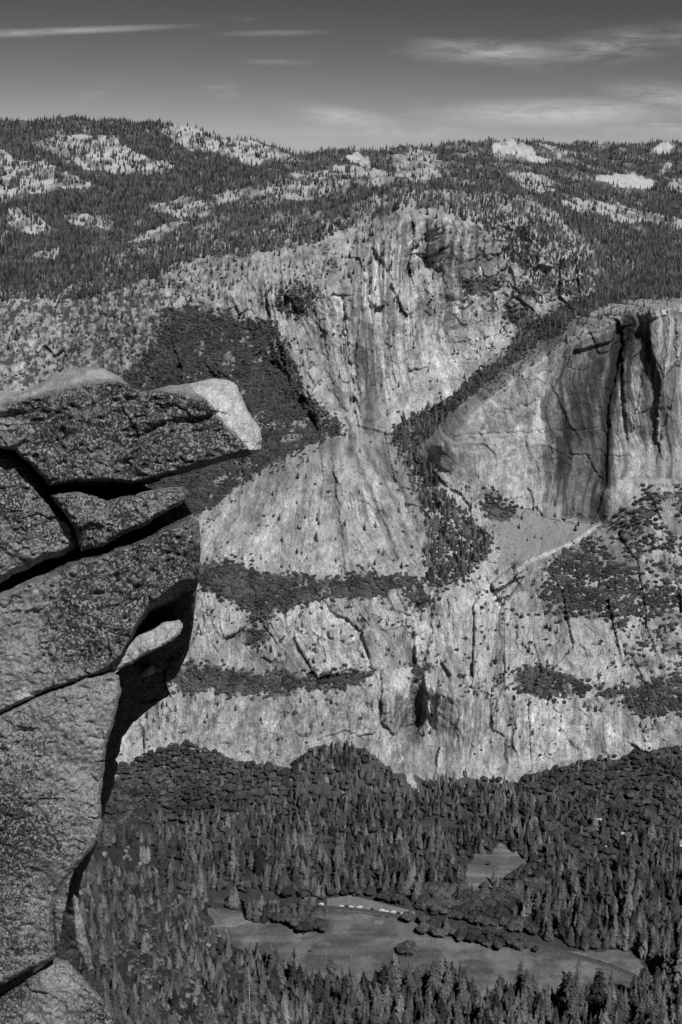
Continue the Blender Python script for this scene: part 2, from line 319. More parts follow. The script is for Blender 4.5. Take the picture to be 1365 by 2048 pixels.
OAKS = [[(180,1640),(190,1580),(240,1540),(300,1510),(370,1485),(430,1505),(500,1530),(600,1550),(600,1590),(520,1610),(400,1630),(300,1650),(180,1700)],
 [(1020,1570),(1060,1548),(1130,1545),(1170,1530),(1215,1515),(1240,1530),(1270,1505),(1300,1495),(1365,1492),(1460,1480),(1460,1640),(1330,1690),(1250,1640),(1150,1620)],
 [(815,1845),(900,1800),(1010,1830),(1080,1880),(1080,1905),(960,1895),(870,1868)], [(1030,1730),(1090,1720),(1110,1800),(1010,1850),(830,1830),(850,1780),(980,1795)],
 [(1080,1640),(1180,1660),(1250,1720),(1200,1760),(1110,1740)]]
CREEK = [(778,1480),(800,1490),(812,1530),(836,1568),(845,1590),(815,1590),(795,1545)]
GRAVEL = [(975,1010),(1060,1028),(1195,1048),(1150,1092),(1060,1130),(1010,1110),(985,1050)]

def warp(u, v, a=9, s=.035):
    return u + (fbm(u * s, v * s, 3, 71) - .5) * 2 * a, v + (fbm(u * s, v * s, 3, 93) - .5) * 2 * a * .8

# ------------------------------------------------------------------ terrain sheet
us = np.concatenate([[-1500, -900, -500, -300, -200, -140, -110], np.arange(-90, 1456, 1.85), [1475, 1505, 1560, 1660, 1860, 2260, 2860]])
NR = 1010
ts = np.linspace(0, 1, NR)
vs0 = np.interp(us, sk[:, 0], sk[:, 1]) + (fbm(us / 40, us * 0, 3, 5) - .5) * 6
V = vs0[None, :] + (2175 - vs0[None, :]) * (ts[:, None] ** 1.02); U = np.repeat(us[None, :], NR, 0)
D = depth(np.clip(U, -125, 1490), V)
X, Y, Z = at(U, V, D)
# distances used to scale noise
WU, WV = warp(U, V)
S = Z - .45 * Y
cliff = 1 - sst(V, 1500, 1560)                       # everything above the talus woods
gY, gV_ = np.gradient(D, axis=0), np.gradient(Z, axis=0)
steep = np.abs(gV_) / (np.abs(gY) + np.abs(gV_) + 1e-6); steep = sst(steep, .45, .8)
RIMU = [-90, 0, 100, 180, 250, 330, 430, 520, 620, 700, 760, 830, 900, 960, 1060, 1130, 1190, 1205, 1450]; RIMV = [600, 590, 552, 535, 505, 490, 478, 462, 447, 422, 400, 388, 392, 385, 398, 445, 500, 580, 585]
rml = np.interp(U, RIMU, RIMV); up = 1 - sst(WV, rml - 4, rml + 10)
apron = (V > 1700) & (Z > 12) & (U < 700)
apr = sst(Z, 10, 60) * (V > 1690)
smooth_face = np.maximum.reduce([inside([(900,850),(1010,760),(1150,660),(1230,660),(1300,640),(1365,620),(1500,610),(1500,960),(1330,970),(1230,1040),(1000,1010),(880,930)], WU, WV) * .78, inside([(715,620),(850,640),(900,760),(900,800),(790,868),(735,860),(712,740)], WU, WV) * .45, inside([(600,900),(700,890),(850,1100),(700,1140),(560,1100)], WU, WV) * .3, inside(GRAVEL, WU, WV) * .8])
rough = cliff * (1 - .75 * smooth_face) * (1 - up) + apr
FL = [(560,680,.4),(600,750,.35),(650,820,.35),(720,700,.06),(850,700,.12),(890,770,.25),(450,1050,-.4),(540,1000,-.25),(620,1000,-.08),(690,1000,.08),(760,1000,.38),(830,1060,.5),(700,880,.1),(1000,800,-.12),(950,880,-.15),(1200,800,-.06),
 (1340,800,-.1),(1280,930,-.35),(850,500,0),(700,480,-.1),(1000,560,.12),(1120,560,.15),(50,700,-.2),(150,650,-.1),(250,680,.25),(450,580,.1),(500,1250,0),(620,1250,.05),(760,1250,.2),(1050,1260,-.15),(1200,1280,.1),(1330,1250,.0),(1100,1450,-.1),(950,1450,-.15),(600,1450,.05),(400,1450,.0),(860,1300,.1),(200,900,0),(0,1300,0),(0,2000,.3),(300,1950,.35),(700,2000,0),(1300,2000,0),(700,250,0)]
FK = RBF([(a, b) for a, b, c in FL], [c for a, b, c in FL], 20.0)(GU, GV)
def gsamp(G, u, v):
    a = np.clip((u - gu[0]) / 5.0, 0, len(gu) - 1.001); b = np.clip((v - gv[0]) / 4.0, 0, len(gv) - 1.001); i = a.astype(int); j = b.astype(int)
    return G[j, i]
dv_ = np.gradient(V, axis=0); KF = gsamp(FK, np.clip(U, -125, 1490), V)
for _ in range(3): KF[1:-1] = (KF[:-2] + KF[1:-1] + KF[2:]) / 3; KF[:, 1:-1] = (KF[:, :-2] + KF[:, 1:-1] + KF[:, 2:]) / 3
cs = np.cumsum(KF * dv_, 0); r0 = int(NR * .42); XS = X - (cs - cs[r0:r0 + 1]) * 2900 / F
gx = np.clip(np.diff(XS, axis=1) / np.maximum(np.diff(X, axis=1), 1e-3), .55, 1.8) * np.diff(X, axis=1); jc = int(np.argmin(abs(us - 760))); cx_ = np.concatenate([np.zeros((NR, 1)), np.cumsum(gx, 1)], 1); XS = cx_ - cx_[:, jc:jc + 1] + XS[:, jc:jc + 1]
wA = fbm(X / 70, Z / 70, 3, 401) - .5; wB = fbm(X / 21, Z / 21, 3, 411) - .5
XS = XS + wA * 10 + wB * 3.2; ZS = Z + (fbm(X / 50, Z / 50, 3, 421) - .5) * 22
fl_ = .25 + .75 * steep
c1h, c1r = cells(XS / 52, ZS / 95, 431, 1.5); c2h, c2r = cells(XS / 19 + 40, ZS / 30, 441, 1.6); c3h, c3r = cells(XS / 7.5, ZS / 10, 451, 1.6)
dome_ = np.maximum(inside([(450,1000),(560,930),(680,885),(760,910),(850,1090),(700,1150),(420,1130)], WU, WV) * 1.0, smooth_face)
d = fl_ * (24 * (ridge(XS / 80, ZS / 240, 3, 1) - .5) + 8 * (ridge(XS / 27, ZS / 120, 2, 9) - .5)) + (1 - .5 * dome_) * (11 * c1h + 4.0 * c2h) + 1.3 * c3h
d += 3.2 * (fbm(XS / 12, ZS / 20, 3, 31) - .5) + 8 * (fbs(X / 110, S / 15, 3, 41) - .5) * steep * sst(V, 1100, 1200) + 1.3 * (vn(XS / 3.0, Z / 6, 51) - .5)
DD = -d * rough * np.where(V > 1650, .8, np.clip(D / 2800, .4, 1.3))
# big plates that stand proud or lie back (m): left edges throw shade, arches overhang
def plate(poly, dist, soft=0, a=3):
    global DD
    wu, wv = warp(U, V, a, .06); m = inside(poly, wu, wv).astype(float)
    DD -= m * dist
plate([(1300,612),(1365,588),(1500,580),(1500,960),(1345,960),(1318,900),(1316,830),(1322,760),(1305,700),(1298,650)], 34 * (1 - sst(V, 790, 940)))
plate([(1245,690),(1262,668),(1290,680),(1306,760),(1312,835),(1300,900),(1262,940),(1250,800)], 14 * (1 - sst(V, 800, 930)))
plate([(1150,700),(1225,680),(1240,640),(1250,690),(1222,800),(1216,960),(1190,1040),(1120,1030),(1085,940),(1095,800)], -12)
plate([(832,506),(868,507),(903,488),(902,468),(865,485),(840,482)], 9)
plate([(818,510),(850,466),(892,452),(885,438),(840,450),(812,498)], 7)
plate([(765,1340),(800,1325),(822,1330),(822,1420),(790,1470),(765,1440)], 14)
plate([(825,1360),(850,1352),(856,1430),(832,1470)], -20)
plate([(985,1190),(1020,1165),(1050,1150),(1020,1195),(990,1215)], -20)
plate([(985,1165),(1040,1120),(1050,1140),(1015,1165),(990,1180)], 16)
plate([(690,600),(760,560),(850,640),(905,790),(780,868),(715,850),(700,700)], 14)
plate([(960,330),(965,332),(963,336)], 1)
plate([(405,1200),(660,1195),(790,1215),(850,1320),(700,1330),(420,1325)], 9 * (1 - sst(V, 1240, 1322)))
plate([(630,1395),(735,1390),(745,1480),(640,1470)], 8 * (1 - sst(V, 1400, 1470)))
CRACKS = [([(1134,904),(1173,911),(1205,960)],2.4,5),([(908,872),(1000,866),(1078,865),(1198,854)],1.8,3),([(1212,911),(1258,911)],2.2,4),([(1099,868),(1103,967)],2.6,4),([(1078,904),(1081,981)],2.6,4),
 ([(1177,664),(1191,692),(1198,706),(1233,695),(1254,671)],2.6,6),([(1057,974),(1067,1010),(1085,1032)],3,6),([(1127,1041),(1184,1048),(1196,1046)],3,9),([(1247,692),(1244,812),(1233,897)],2.2,5),([(1283,755),(1272,826),(1262,870)],2.2,5),
 ([(1350,640),(1352,760),(1339,812),(1311,925)],2.4,6),([(1335,640),(1330,740)],2,4),([(822,505),(852,476),(887,466)],2.6,7),([(824,508),(852,514),(873,505),(884,496)],3,9),([(661,882),(668,960),(682,1066),(697,1158)],3,7),([(704,897),(767,1038),(795,1123)],2.4,5),
 ([(753,897),(800,970),(835,1050)],2.4,5),([(625,980),(615,1050),(600,1110)],2,4),([(852,642),(894,713),(908,755)],2,4),([(715,640),(712,740),(730,860)],2.6,7),([(770,650),(776,840)],1.8,3),([(640,620),(660,760),(700,860)],2.4,6),([(900,560),(880,640),(900,700)],2,5),
 ([(1040,760),(1100,740),(1180,735)],1.6,2),([(960,880),(980,830),(1080,800)],1.6,3),([(1000,700),(1060,780)],1.8,3),([(640,1210),(650,1330)],2,5),([(730,1210),(715,1330)],2,5),([(560,1230),(575,1330)],2,4),([(690,1395),(700,1480)],2,4),([(1120,1260),(1100,1330)],2,4),([(1020,1400),(1010,1520)],2.2,5),
 ([(985,1210),(1050,1130),(1060,1110)],3,7),([(870,1180),(862,1260),(850,1330)],4,12),([(640,1000),(700,985),(760,1000)],1.5,2),([(1150,1090),(1080,1110),(1000,1150),(940,1175)],2,4)]
cku, ckv = U + (fbm(U / 16, V / 16, 3, 601) - .5) * 16, V + (fbm(U / 16, V / 16, 3, 603) - .5) * 16; ckm = np.zeros(U.shape, np.float32)
for ln_, w_, dp in CRACKS:
    bb = (U > min(p[0] for p in ln_) - 15) & (U < max(p[0] for p in ln_) + 15) & (V > min(p[1] for p in ln_) - 15) & (V < max(p[1] for p in ln_) + 15)
    q_ = near_line(ln_, cku[bb], ckv[bb], w_); DD[bb] += dp * sst(q_, 0, .9); ckm[bb] = np.maximum(ckm[bb], q_)
Y2 = D + DD
X, Y, Z = at(U, V, Y2)
# low relief where ground lies flatter
Z = Z + up * (fbm(X / 120, Y / 260, 4, 61) - .5) * D / 4000 * 34 + up * (vn(X / 20, Y / 50, 66) - .5) * 5
Z = Z + inside(GRAVEL, WU, WV) * (fbm(X / 6, Z / 4, 3, 77) - .5) * 5
talus = sst(V, 1480, 1560) * (1 - sst(V, 1640, 1700)) * (1 - apr)
Z = Z + talus * (fbm(X / 60, Y / 60, 3, 81) - .5) * 22
flatv = (Z < 14) & (V > 1640)
Z = np.where(flatv, Z + (fbm(X / 90, Y / 60, 3, 83) - .5) * 2.0, Z)
# ---- reflectance
st = fbs(XS / 7, Z / 95, 4, 101, .6); st2 = fbs(XS / 2.6, Z / 38, 3, 111); big = fbm(X / 120, Z / 150, 4, 121); mott = fbm(X / 13, Z / 13, 5, 131, .62)
st3 = fbs(XS / 22, Z / 200, 3, 151); sp = fbm(X / 4.2, Z / 4.2, 2, 133)
stz = np.maximum.reduce([inside(p, WU, WV).astype(float) for p in (
  [(640,640),(700,480),(830,440),(960,450),(1000,560),(900,640),(910,790),(780,870),(690,850)],
  [(960,1220),(1080,1200),(1250,1240),(1260,1330),(1100,1340),(960,1300)], [(880,1390),(1100,1395),(1280,1400),(1290,1500),(1030,1550),(900,1530)], [(1230,620),(1460,580),(1460,960),(1220,1000)], [(690,890),(760,910),(850,1090),(760,1140),(700,1000)])])
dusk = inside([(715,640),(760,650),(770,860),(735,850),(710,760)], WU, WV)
streak_on = np.clip(.5 + .5 * stz + .3 * (big > .55), 0, 1) * (.3 + .7 * steep)
A = .355 + .22 * (big - .5) + .42 * (mott - .5) + .12 * (c1r - .5) + .07 * (c2r - .5) + .12 * (sp - .5)
A *= 1 - .74 * streak_on * sst(st, .5, .72) * (1 - .6 * smooth_face)
A *= 1 - .38 * streak_on * sst(st2, .52, .78)
A *= 1 - .25 * sst(st3, .5, .7) * streak_on
A += (.05 + .14 * stz) * sst(.47 - st, 0.0, .16) * steep
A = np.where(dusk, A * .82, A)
cr = ridge(XS / 38 + Z / 90, Z / 24 - X / 60, 3, 141, .6); A *= 1 - .5 * sst(cr, .88, .96) * .7
cr = ridge(XS / 12 + Z / 40, Z / 34, 3, 143, .6); A *= 1 - .32 * sst(cr, .85, .95) * (1 - .7 * smooth_face)
WUo, WVo = WU, WV; WU2 = WU + (sp - .5) * 30; WV2 = WV + (mott - .5) * 36
A = np.maximum(A, .15 + .05 * mott); A *= 1 - .45 * sst(ckm, .2, .9)
# water stains and bare patches of the big wall, as they lie on the rock
def stain(line, w, k):
    global A
    lu = U + (fbs(U / 6, V / 60, 3, 161) - .5) * 10; A = A * (1 - k * sst(near_line(line, lu, V, w), 0, .7))
stain([(1258,640),(1240,700),(1222,780),(1216,870),(1214,965)], 22, .85); stain([(1235,680),(1190,770),(1150,850)], 60, .5)
stain([(1170,880),(1175,960),(1170,1035)], 62, .55); stain([(1120,880),(1122,1000)], 14, .45); stain([(1200,1000),(1195,1045)], 20, .6)
stain([(1300,700),(1298,800),(1285,860)], 18, .4); stain([(1105,640),(1100,870),(1100,1000)], 12, .25); stain([(905,455),(902,540)], 7, .5); stain([(922,470),(918,560)], 5, .4); stain([(885,460),(884,500)], 9, .3)
stain([(955,455),(955,530)], 8, .6); stain([(960,500),(962,530)], 5, .5); stain([(728,700),(735,850)], 12, .4); stain([(838,1380),(836,1480)], 16, .65); stain([(815,1420),(820,1480)], 10, .4)
stain([(1150,620),(1090,1040)], 40, .12); stain([(735,930),(850,1110)], 30, .12); stain([(1040,600),(1075,560)], 7, .4)
for l_, w_, k_ in (([(704,897),(767,1038),(795,1123)],11,.32),([(730,892),(790,1000),(820,1090)],7,.3),([(755,897),(800,960),(840,1060)],10,.3),([(661,882),(668,960),(690,1100)],13,.35),([(620,930),(604,1000),(600,1100)],8,.2),([(540,970),(510,1060)],8,.2),([(736,650),(745,760),(742,860)],17,.38),([(690,560),(700,640),(712,720)],12,.3),([(800,620),(812,760)],6,.25),([(640,640),(665,760),(690,830)],14,.25),([(1120,1270),(1110,1330)],9,.3),([(1180,1400),(1175,1490)],8,.35),([(1260,1400),(1255,1470)],14,.35),([(1030,1400),(1025,1500)],9,.25)): stain(l_, w_, k_)
patch = fbm(X / 30, Z / 20, 4, 171)
rw = inside([(1085,800),(1130,700),(1190,670),(1246,650),(1240,760),(1222,860),(1216,1040),(1090,1035)], WU, WV); A *= 1 - rw * (.22 + .34 * sst(st, .4, .6)); rc = inside([(1246,650),(1460,600),(1460,960),(1225,960)], WU, WV); A *= 1 - rc * (.08 + .5 * sst(fbs(XS / 14, Z / 400, 3, 173), .5, .66))
br = inside([(935,920),(980,870),(1080,830),(1100,860),(1110,1000),(1090,1030),(1000,1000),(960,960)], WU, WV) | inside([(870,670),(905,790),(895,800),(860,700)], WU, WV) | inside([(1190,960),(1215,900),(1205,860),(1190,850),(1180,900)], WU, WV)
A = np.where(br, A * 1.2 + .03, A)
A = np.where(inside([(720,850),(790,830),(900,760),(905,790),(790,872)], WU, WV), A * 1.15 + .03, A)
A = np.where(inside(GRAVEL, WU, WV), .235 + .10 * (mott - .5), A)
A = np.maximum(A, (.30 + .3 * mott) * sst(near_line([(1200,1048),(1160,1078),(1120,1098),(1060,1122),(1040,1140)], U, V, 9), 0, .8))
crk = sst(near_line([(785,1440),(792,1490),(808,1530),(832,1572)], U + (mott - .5) * 40, V + (patch - .5) * 30, 16), .15, .9) * (V > 1470)
A = np.maximum(A, .5 * inside([(790,1340),(824,1332),(820,1400),(800,1395),(785,1370)], WU, WV))
A = np.where(up > .3, .10 + .17 * sst(patch, .56, .66), A)      # forest litter with bare stone
slab = inany(SLABS, WU, WV)
A = np.where(slab & (up > .1), .43 - .22 * sst(patch, .48, .62) + .2 * (mott - .5), A)
A = np.where(inany(CLEAN, U, V), .52 - .2 * sst(ridge(X / 30 + Y / 200, Y / 150, 2, 181), .8, .95) + .3 * (mott - .5), A)
rimm = inside(RIM, WU2, WV2); A = np.where(rimm, .40 - .24 * sst(patch, .5, .62), A)
A = np.where(inside(GORGE, WU2, WV2), .06 + (.10 + .22 * sst(mott, .45, .6)) * sst(V, 840, 960), A)
A = np.where(inside(BENCH, WU2, WV2), .06 + .2 * sst(patch, .64, .7), A)
lw = (1 - sst(WU, 300, 620)) * sst(WV, 480, 560) * (1 - sst(WV, 760, 800)); A = A * (1 - lw * (.15 + .6 * sst(fbm(X / 9, Z / 7, 5, 177, .6), .47, .58)))
A = np.where(inany(LEDGES, WU2, WV2), .09 + .16 * sst(patch, .56, .66), A)
A = np.where(inside(RSLOPE, WU2, WV2) , .20 + .16 * sst(patch, .42, .6) + .3 * (mott - .5), A)
topg = np.interp(U, [150, 250, 370, 450, 580, 600, 650, 730, 760, 790, 870, 930, 1000, 1100, 1220, 1365], [1625, 1535, 1490, 1515, 1545, 1510, 1485, 1495, 1515, 1545, 1560, 1545, 1560, 1540, 1518, 1500])
woods = sst(V, 1540, 1600) * (Z < 130)
A = np.where((V > 1470) & (WV > topg + 3) & (A < .50), .05 + .04 * mott + .12 * (mott > .68), A)
A = np.where((V > 1600), .04 + .03 * mott + .1 * (mott > .72), A)
A = np.where(crk > .3, .17 + .5 * (sp - .2) * (mott > .4), A)
fl = (V > 1660) & (Z < 12)
mead = inside(MEADOW, WU, WV) & fl
g1 = fbs(X / 90, Y / 16, 4, 191); g2 = fbm(X / 30, Y / 30, 4, 201)
A = np.where(mead, .085 + .05 * sst(g1, .35, .75) + .07 * sst(g2, .45, .75) + .05 * (fbm(X / 7, Y / 9, 3, 207) - .5), A)
cu, cv_ = warp(U, V, 22, .045); A = np.where(inside(CLEAR, cu, cv_), .10 + .09 * sst(g1, .4, .7) + .14 * (g2 - .4), A)
rs = inside(ROADSIDE, U, V) | (near_line(ROAD, WU, WV, 10) > .5 + .6 * (mott - .5)) & (U > 640) & mead & (mott > .45)
A = np.where(rs, .14 + .12 * mott, A)
for ln, w in (([(380,1893),(420,1879),(452,1867)], 3.2), ([(478,1913),(500,1922),(545,1937)], 3), ([(568,1951),(600,1955),(636,1972)], 3.5), ([(400,1852),(470,1852),(540,1826)], 2.5)):
    A = np.maximum(A, .26 * sst(near_line(ln, U, V, w), 0, .5))
A = np.where(inside([(748,1842),(770,1840),(766,1849),(750,1849)], U, V), .2, A)
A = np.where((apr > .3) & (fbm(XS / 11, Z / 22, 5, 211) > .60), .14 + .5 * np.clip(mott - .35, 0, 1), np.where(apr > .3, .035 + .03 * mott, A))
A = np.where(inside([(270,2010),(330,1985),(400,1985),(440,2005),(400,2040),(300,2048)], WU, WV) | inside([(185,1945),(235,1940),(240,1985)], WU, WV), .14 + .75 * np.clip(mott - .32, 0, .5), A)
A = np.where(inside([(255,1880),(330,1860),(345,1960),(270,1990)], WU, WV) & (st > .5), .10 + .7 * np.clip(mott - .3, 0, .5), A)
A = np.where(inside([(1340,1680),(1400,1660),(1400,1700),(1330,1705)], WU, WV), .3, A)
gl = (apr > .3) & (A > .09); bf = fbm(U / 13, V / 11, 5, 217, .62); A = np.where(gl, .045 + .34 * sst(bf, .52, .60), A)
A = np.clip(A, .03, .62)
# hidden far side of the skyline, so the hills have backs
nb = 5; back = []
for k, (dy, dz) in enumerate([(9000, 1300), (4000, 700), (1500, 260), (500, 70), (120, 10)]):
    dx, dyr, dzr = ray(us, vs0); kk = (Y[0] + dy) / np.maximum(dyr, .2)
    back.append(np.stack([dx * kk, Y[0] + dy, Z[0] - dz], -1))
G = np.concatenate([np.array(back), np.stack([X, Y, Z], -1)], 0); AA = np.concatenate([np.repeat(A[:1], nb, 0), A], 0)
nr, nc = G.shape[:2]; idx = np.arange(nr * nc).reshape(nr, nc)
Q = np.stack([idx[:-1, :-1], idx[1:, :-1], idx[1:, 1:], idx[:-1, 1:]], -1).reshape(-1, 4)
rockm = ((Z > 30) & (up < .5) & ~inside(GRAVEL, WU, WV) & ~((V > 1470) & (WV > topg + 3))).astype(np.float32) * (1 - .35 * smooth_face)
pad = lambda q: np.concatenate([np.repeat(q[:1], nb, 0), q], 0)
terr = link('terrain', npmesh('terrain', G.reshape(-1, 3), Q, True, {'alb': AA, 'rock': pad(rockm), 'xs': pad(XS)}), MT)
tag(terr, 'granite valley wall, wooded uplands and flat valley meadow', 'terrain', None, 'structure')
# the valley floor runs on beneath and beside the viewpoint, so the ground reaches the horizon
gb = MB(); gb.box((0, 4000, -60), (60000, 70000, 100)); gr = gb.obj('ground', flat('forest_ground', .08, .95, .3, .01)); tag(gr, 'broad forested ground round the valley', 'ground', None, 'structure')
# lookup of finished surface points
tcol = np.where((us >= -90) & (us <= 1455))[0]; c0, c1 = tcol[0], tcol[-1]
def surf(u, v):
    c = np.clip((u - us[c0]) / 1.85 + c0, c0, c1 - .001); s = np.interp(u, us, vs0)
    r = np.clip(((v - s) / (2175 - s)), 0, 1) ** (1 / 1.02) * (NR - 1); r = np.clip(r, 0, NR - 1.001)
    i = np.round(r).astype(int); j = np.round(c).astype(int)
    return X[i, j], Y[i, j], Z[i, j]

# ------------------------------------------------------------------ plants
def conifer_meshes(seed, H=30.0, R=4.6, whorls=30, broad=1.0, ex=.62):
    r = random.Random(seed); v = []; f = []
    for w in range(whorls):
        t = (w + .5) / whorls; z = H * (.10 + .88 * t)
        rad = R * broad * ((1 - t) ** ex) * (.62 + .38 * min(1, t * 6)) * r.uniform(.86, 1.12) + .18
        nb = max(5, int(12 * (1 - t * .55)))
        for b in range(nb):
            a = 2 * math.pi * (b + r.random() * .8) / nb + w * .7; rr = rad * r.uniform(.6, 1.22); zz = z + r.uniform(-.4, .4)
            ca, sa = math.cos(a), math.sin(a); wd = rr * r.uniform(.22, .36) + .12; dr = rr * r.uniform(.22, .5)
            i = len(v); m = .55 * rr
            v += [(0, 0, zz + .25 * rr), (ca * m - sa * wd, sa * m + ca * wd, zz - dr * .25), (ca * rr, sa * rr, zz - dr), (ca * m + sa * wd, sa * m - ca * wd, zz - dr * .25), (ca * m, sa * m, zz + .12 * rr)]
            f += [(i, i + 1, i + 4), (i + 1, i + 2, i + 4), (i + 2, i + 3, i + 4), (i + 3, i, i + 4)]
    # dense inner body
    k = 8; n = 9; b0 = len(v)
    for q in range(n):
        t = q / (n - 1); z = H * (.12 + .84 * t); rad = R * broad * .52 * ((1 - t) ** .8) + .05
        for s in range(k): a = 2 * math.pi * s / k; v.append((rad * math.cos(a) * r.uniform(.8, 1.2), rad * math.sin(a) * r.uniform(.8, 1.2), z))
    for q in range(n - 1):
        for s in range(k): f.append((b0 + q * k + s, b0 + q * k + (s + 1) % k, b0 + (q + 1) * k + (s + 1) % k, b0 + (q + 1) * k + s))
    me = bpy.data.meshes.new('crown'); me.from_pydata(v, [], f)
    tb = MB(); tb.tube([(0, 0, -2), (0, 0, H * .3), (0, 0, H * .97)], [.55, .42, .05], 6)
    return me, tb.mesh('trunk', True)
def blob_meshes(seed, H, R, leaves, leafsz, lobes, trunk=True, squash=.75):
    r = random.Random(seed); rg = np.random.default_rng(seed); v = []; f = []
    cs = []
    for i in range(lobes):
        a = 2 * math.pi * i / max(1, lobes - 1) + r.random(); q = 0 if i == 0 else R * r.uniform(.38, .62)
        cs.append((q * math.cos(a), q * math.sin(a), H - R * squash * (1.0 if i == 0 else r.uniform(1.0, 1.5)), R * (.62 if i == 0 else r.uniform(.38, .56))))
    import bmesh
    for cx, cy, cz, cr in cs:
        bm = bmesh.new(); bmesh.ops.create_icosphere(bm, subdivisions=2, radius=1); b0 = len(v)
        for q in bm.verts:
            n = .66 + .36 * r.random(); v.append((cx + q.co.x * cr * n, cy + q.co.y * cr * n, cz + q.co.z * cr * squash * n))
        for q in bm.faces: f.append(tuple(b0 + w.index for w in q.verts))
        bm.free()
        for _ in range(int(leaves / lobes)):
            d = rg.normal(size=3); d /= np.linalg.norm(d); d[2] = abs(d[2]) if rg.random() < .7 else d[2]; n = rg.uniform(.78, 1.28)
            p = np.array((cx, cy, cz)) + d * np.array((1, 1, squash)) * cr * n
            t = np.cross(d, rg.normal(size=3)); t /= np.linalg.norm(t) + 1e-6; bb = np.cross(d + rg.normal(size=3) * .5, t); bb /= np.linalg.norm(bb) + 1e-6
            s = leafsz * rg.uniform(.5, 1.25); b1 = len(v)
            v += [tuple(p + t * s), tuple(p + bb * s * .7), tuple(p - t * s), tuple(p - bb * s * .7 + d * s * .3)]; f.append((b1, b1 + 1, b1 + 2, b1 + 3))
    me = bpy.data.meshes.new('crown'); me.from_pydata(v, [], f)
    if not trunk: return me, None
    tb = MB(); tb.tube([(0, 0, -1), (0, 0, H * .3), (.1 * R, 0, H * .62)], [R * .09, R * .07, R * .03], 6)
    for i in range(3):
        a = i * 2.1 + r.random(); tb.tube([(0, 0, H * .25), (.25 * R * math.cos(a), .25 * R * math.sin(a), H * .45), (.5 * R * math.cos(a), .5 * R * math.sin(a), H * .62)], [R * .05, R * .04, R * .015], 5)
    return me, tb.mesh('trunk', True)
CON = [conifer_meshes(s, 30, r_, w_, 1, e_) for s, r_, w_, e_ in ((1, 6.4, 20, .62), (2, 5.2, 22, .5), (3, 7.4, 17, .75), (4, 4.6, 22, .85), (5, 6.6, 14, .45), (6, 5.6, 18, .95))]
OAK = [blob_meshes(s, 13, 6.5, 1300, .8, l_) for s, l_ in ((5, 5), (6, 6), (7, 4))]
SHR = [blob_meshes(s, 3.6, 2.6, 300, .45, l_, False, .95) for s, l_ in ((8, 3), (9, 4), (10, 2))]
for lst, m in ((CON, M_CON), (OAK, M_OAK), (SHR, M_SHR)):
    for c, t in lst:
        c.materials.append(m)
        if t: t.materials.append(M_BARK)

def jw(u, v, a, j=5):
    wu, wv = warp(u, v, a); return wu + rng.laplace(0, j * .9, u.shape), wv + rng.laplace(0, j * .7, u.shape)
def jgrid(u0, u1, v0, v1, du, dv):
    a, b = np.meshgrid(np.arange(u0, u1, du), np.arange(v0, v1, dv)); a = a + rng.uniform(-.5, .5, a.shape) * du * 1.1; b = b + rng.uniform(-.5, .5, b.shape) * dv * 1.1
    return a.ravel(), b.ravel()
con = []; oak = []; shr = []          # arrays of X,Y,Z,height scale,width scale,u,v
def add(lst, u, v, hs, ws):
    x, y, z = surf(u, v); lst.append(np.stack([x, y, z, hs, ws, u, v], -1))
# upland conifers
u, v = jgrid(-85, 1450, 238, 600, 3.3, 2.5); s = np.interp(u, sk[:, 0], sk[:, 1]); wu, wv = warp(u, v)
upl = (v > s + .5)
dn = np.full(u.shape, .95); cl = fbm(u / 28, v / 14, 3, 301)
dn *= np.where(cl < .36, .45, 1)
dn = np.where(inany(SLABS, wu, wv), .10 + .5 * (fbm(u / 12, v / 7, 2, 305) > .58), dn)
slo = inany(SLABS, wu, wv - 8) & ~inany(SLABS, wu, wv); dn = np.where(slo, dn * .3, dn)
dn = np.where(inany(CLEAN, u, v), .0, dn)
# a ledge of forest ends at the rim
rimline = np.interp(u, [-90, 0, 100, 180, 250, 330, 430, 520, 620, 700, 760, 830, 900, 960, 1060, 1130, 1190, 1205, 1450], [600, 590, 552, 535, 505, 490, 478, 462, 447, 422, 400, 388, 392, 385, 398, 445, 500, 580, 585])
dn = np.where(v > rimline, np.where(inside(RIM, wu, wv), .22 + .3 * (cl > .52) + .2 * (u < 550), 0.02), dn)
dn = np.where((u > 400) & (u < 1000) & (v > rimline - 60) & (v < rimline), dn * .72, dn)
dn = np.where(inside([(180,500),(480,430),(620,425),(620,450),(430,478),(200,535)], u, v), dn * .5, dn)
dn = np.where((u > 1195) & (v > 560), .75, dn)
k = upl & (rng.random(u.shape) < dn)
hh = rng.uniform(.45, 1.0, k.sum()) ** 1.0; dd = depth(u[k], v[k]); hh = hh * np.interp(dd, [3400, 5500, 9500], [.62, .8, 1.1])
add(con, u[k], v[k], hh * 1.0, hh * 1.0)
# gorge woods
u, v = jgrid(770, 1460, 560, 1185, 6.5, 6); wu, wv = jw(u, v, 6, 4); k = inside(GORGE, wu, wv) & (rng.random(u.shape) < np.where(v < 880, .8, .5)) & (fbm(u / 20, v / 20, 2, 311) > np.where(v < 800, .2, .34))
low = v[k] > 880; h = rng.uniform(.4, .75, k.sum()); add(con, u[k], v[k], np.where(low, h * 1.15, h), np.where(low, h * 1.1, h))
u, v = jgrid(770, 1200, 560, 1185, 4.8, 3.8); wu, wv = jw(u, v, 6, 4); k = inside(GORGE, wu, wv) & (rng.random(u.shape) < np.where(v < 820, .95, .5)); h = rng.uniform(.8, 1.6, k.sum()); add(shr, u[k], v[k], h, h * 1.3)
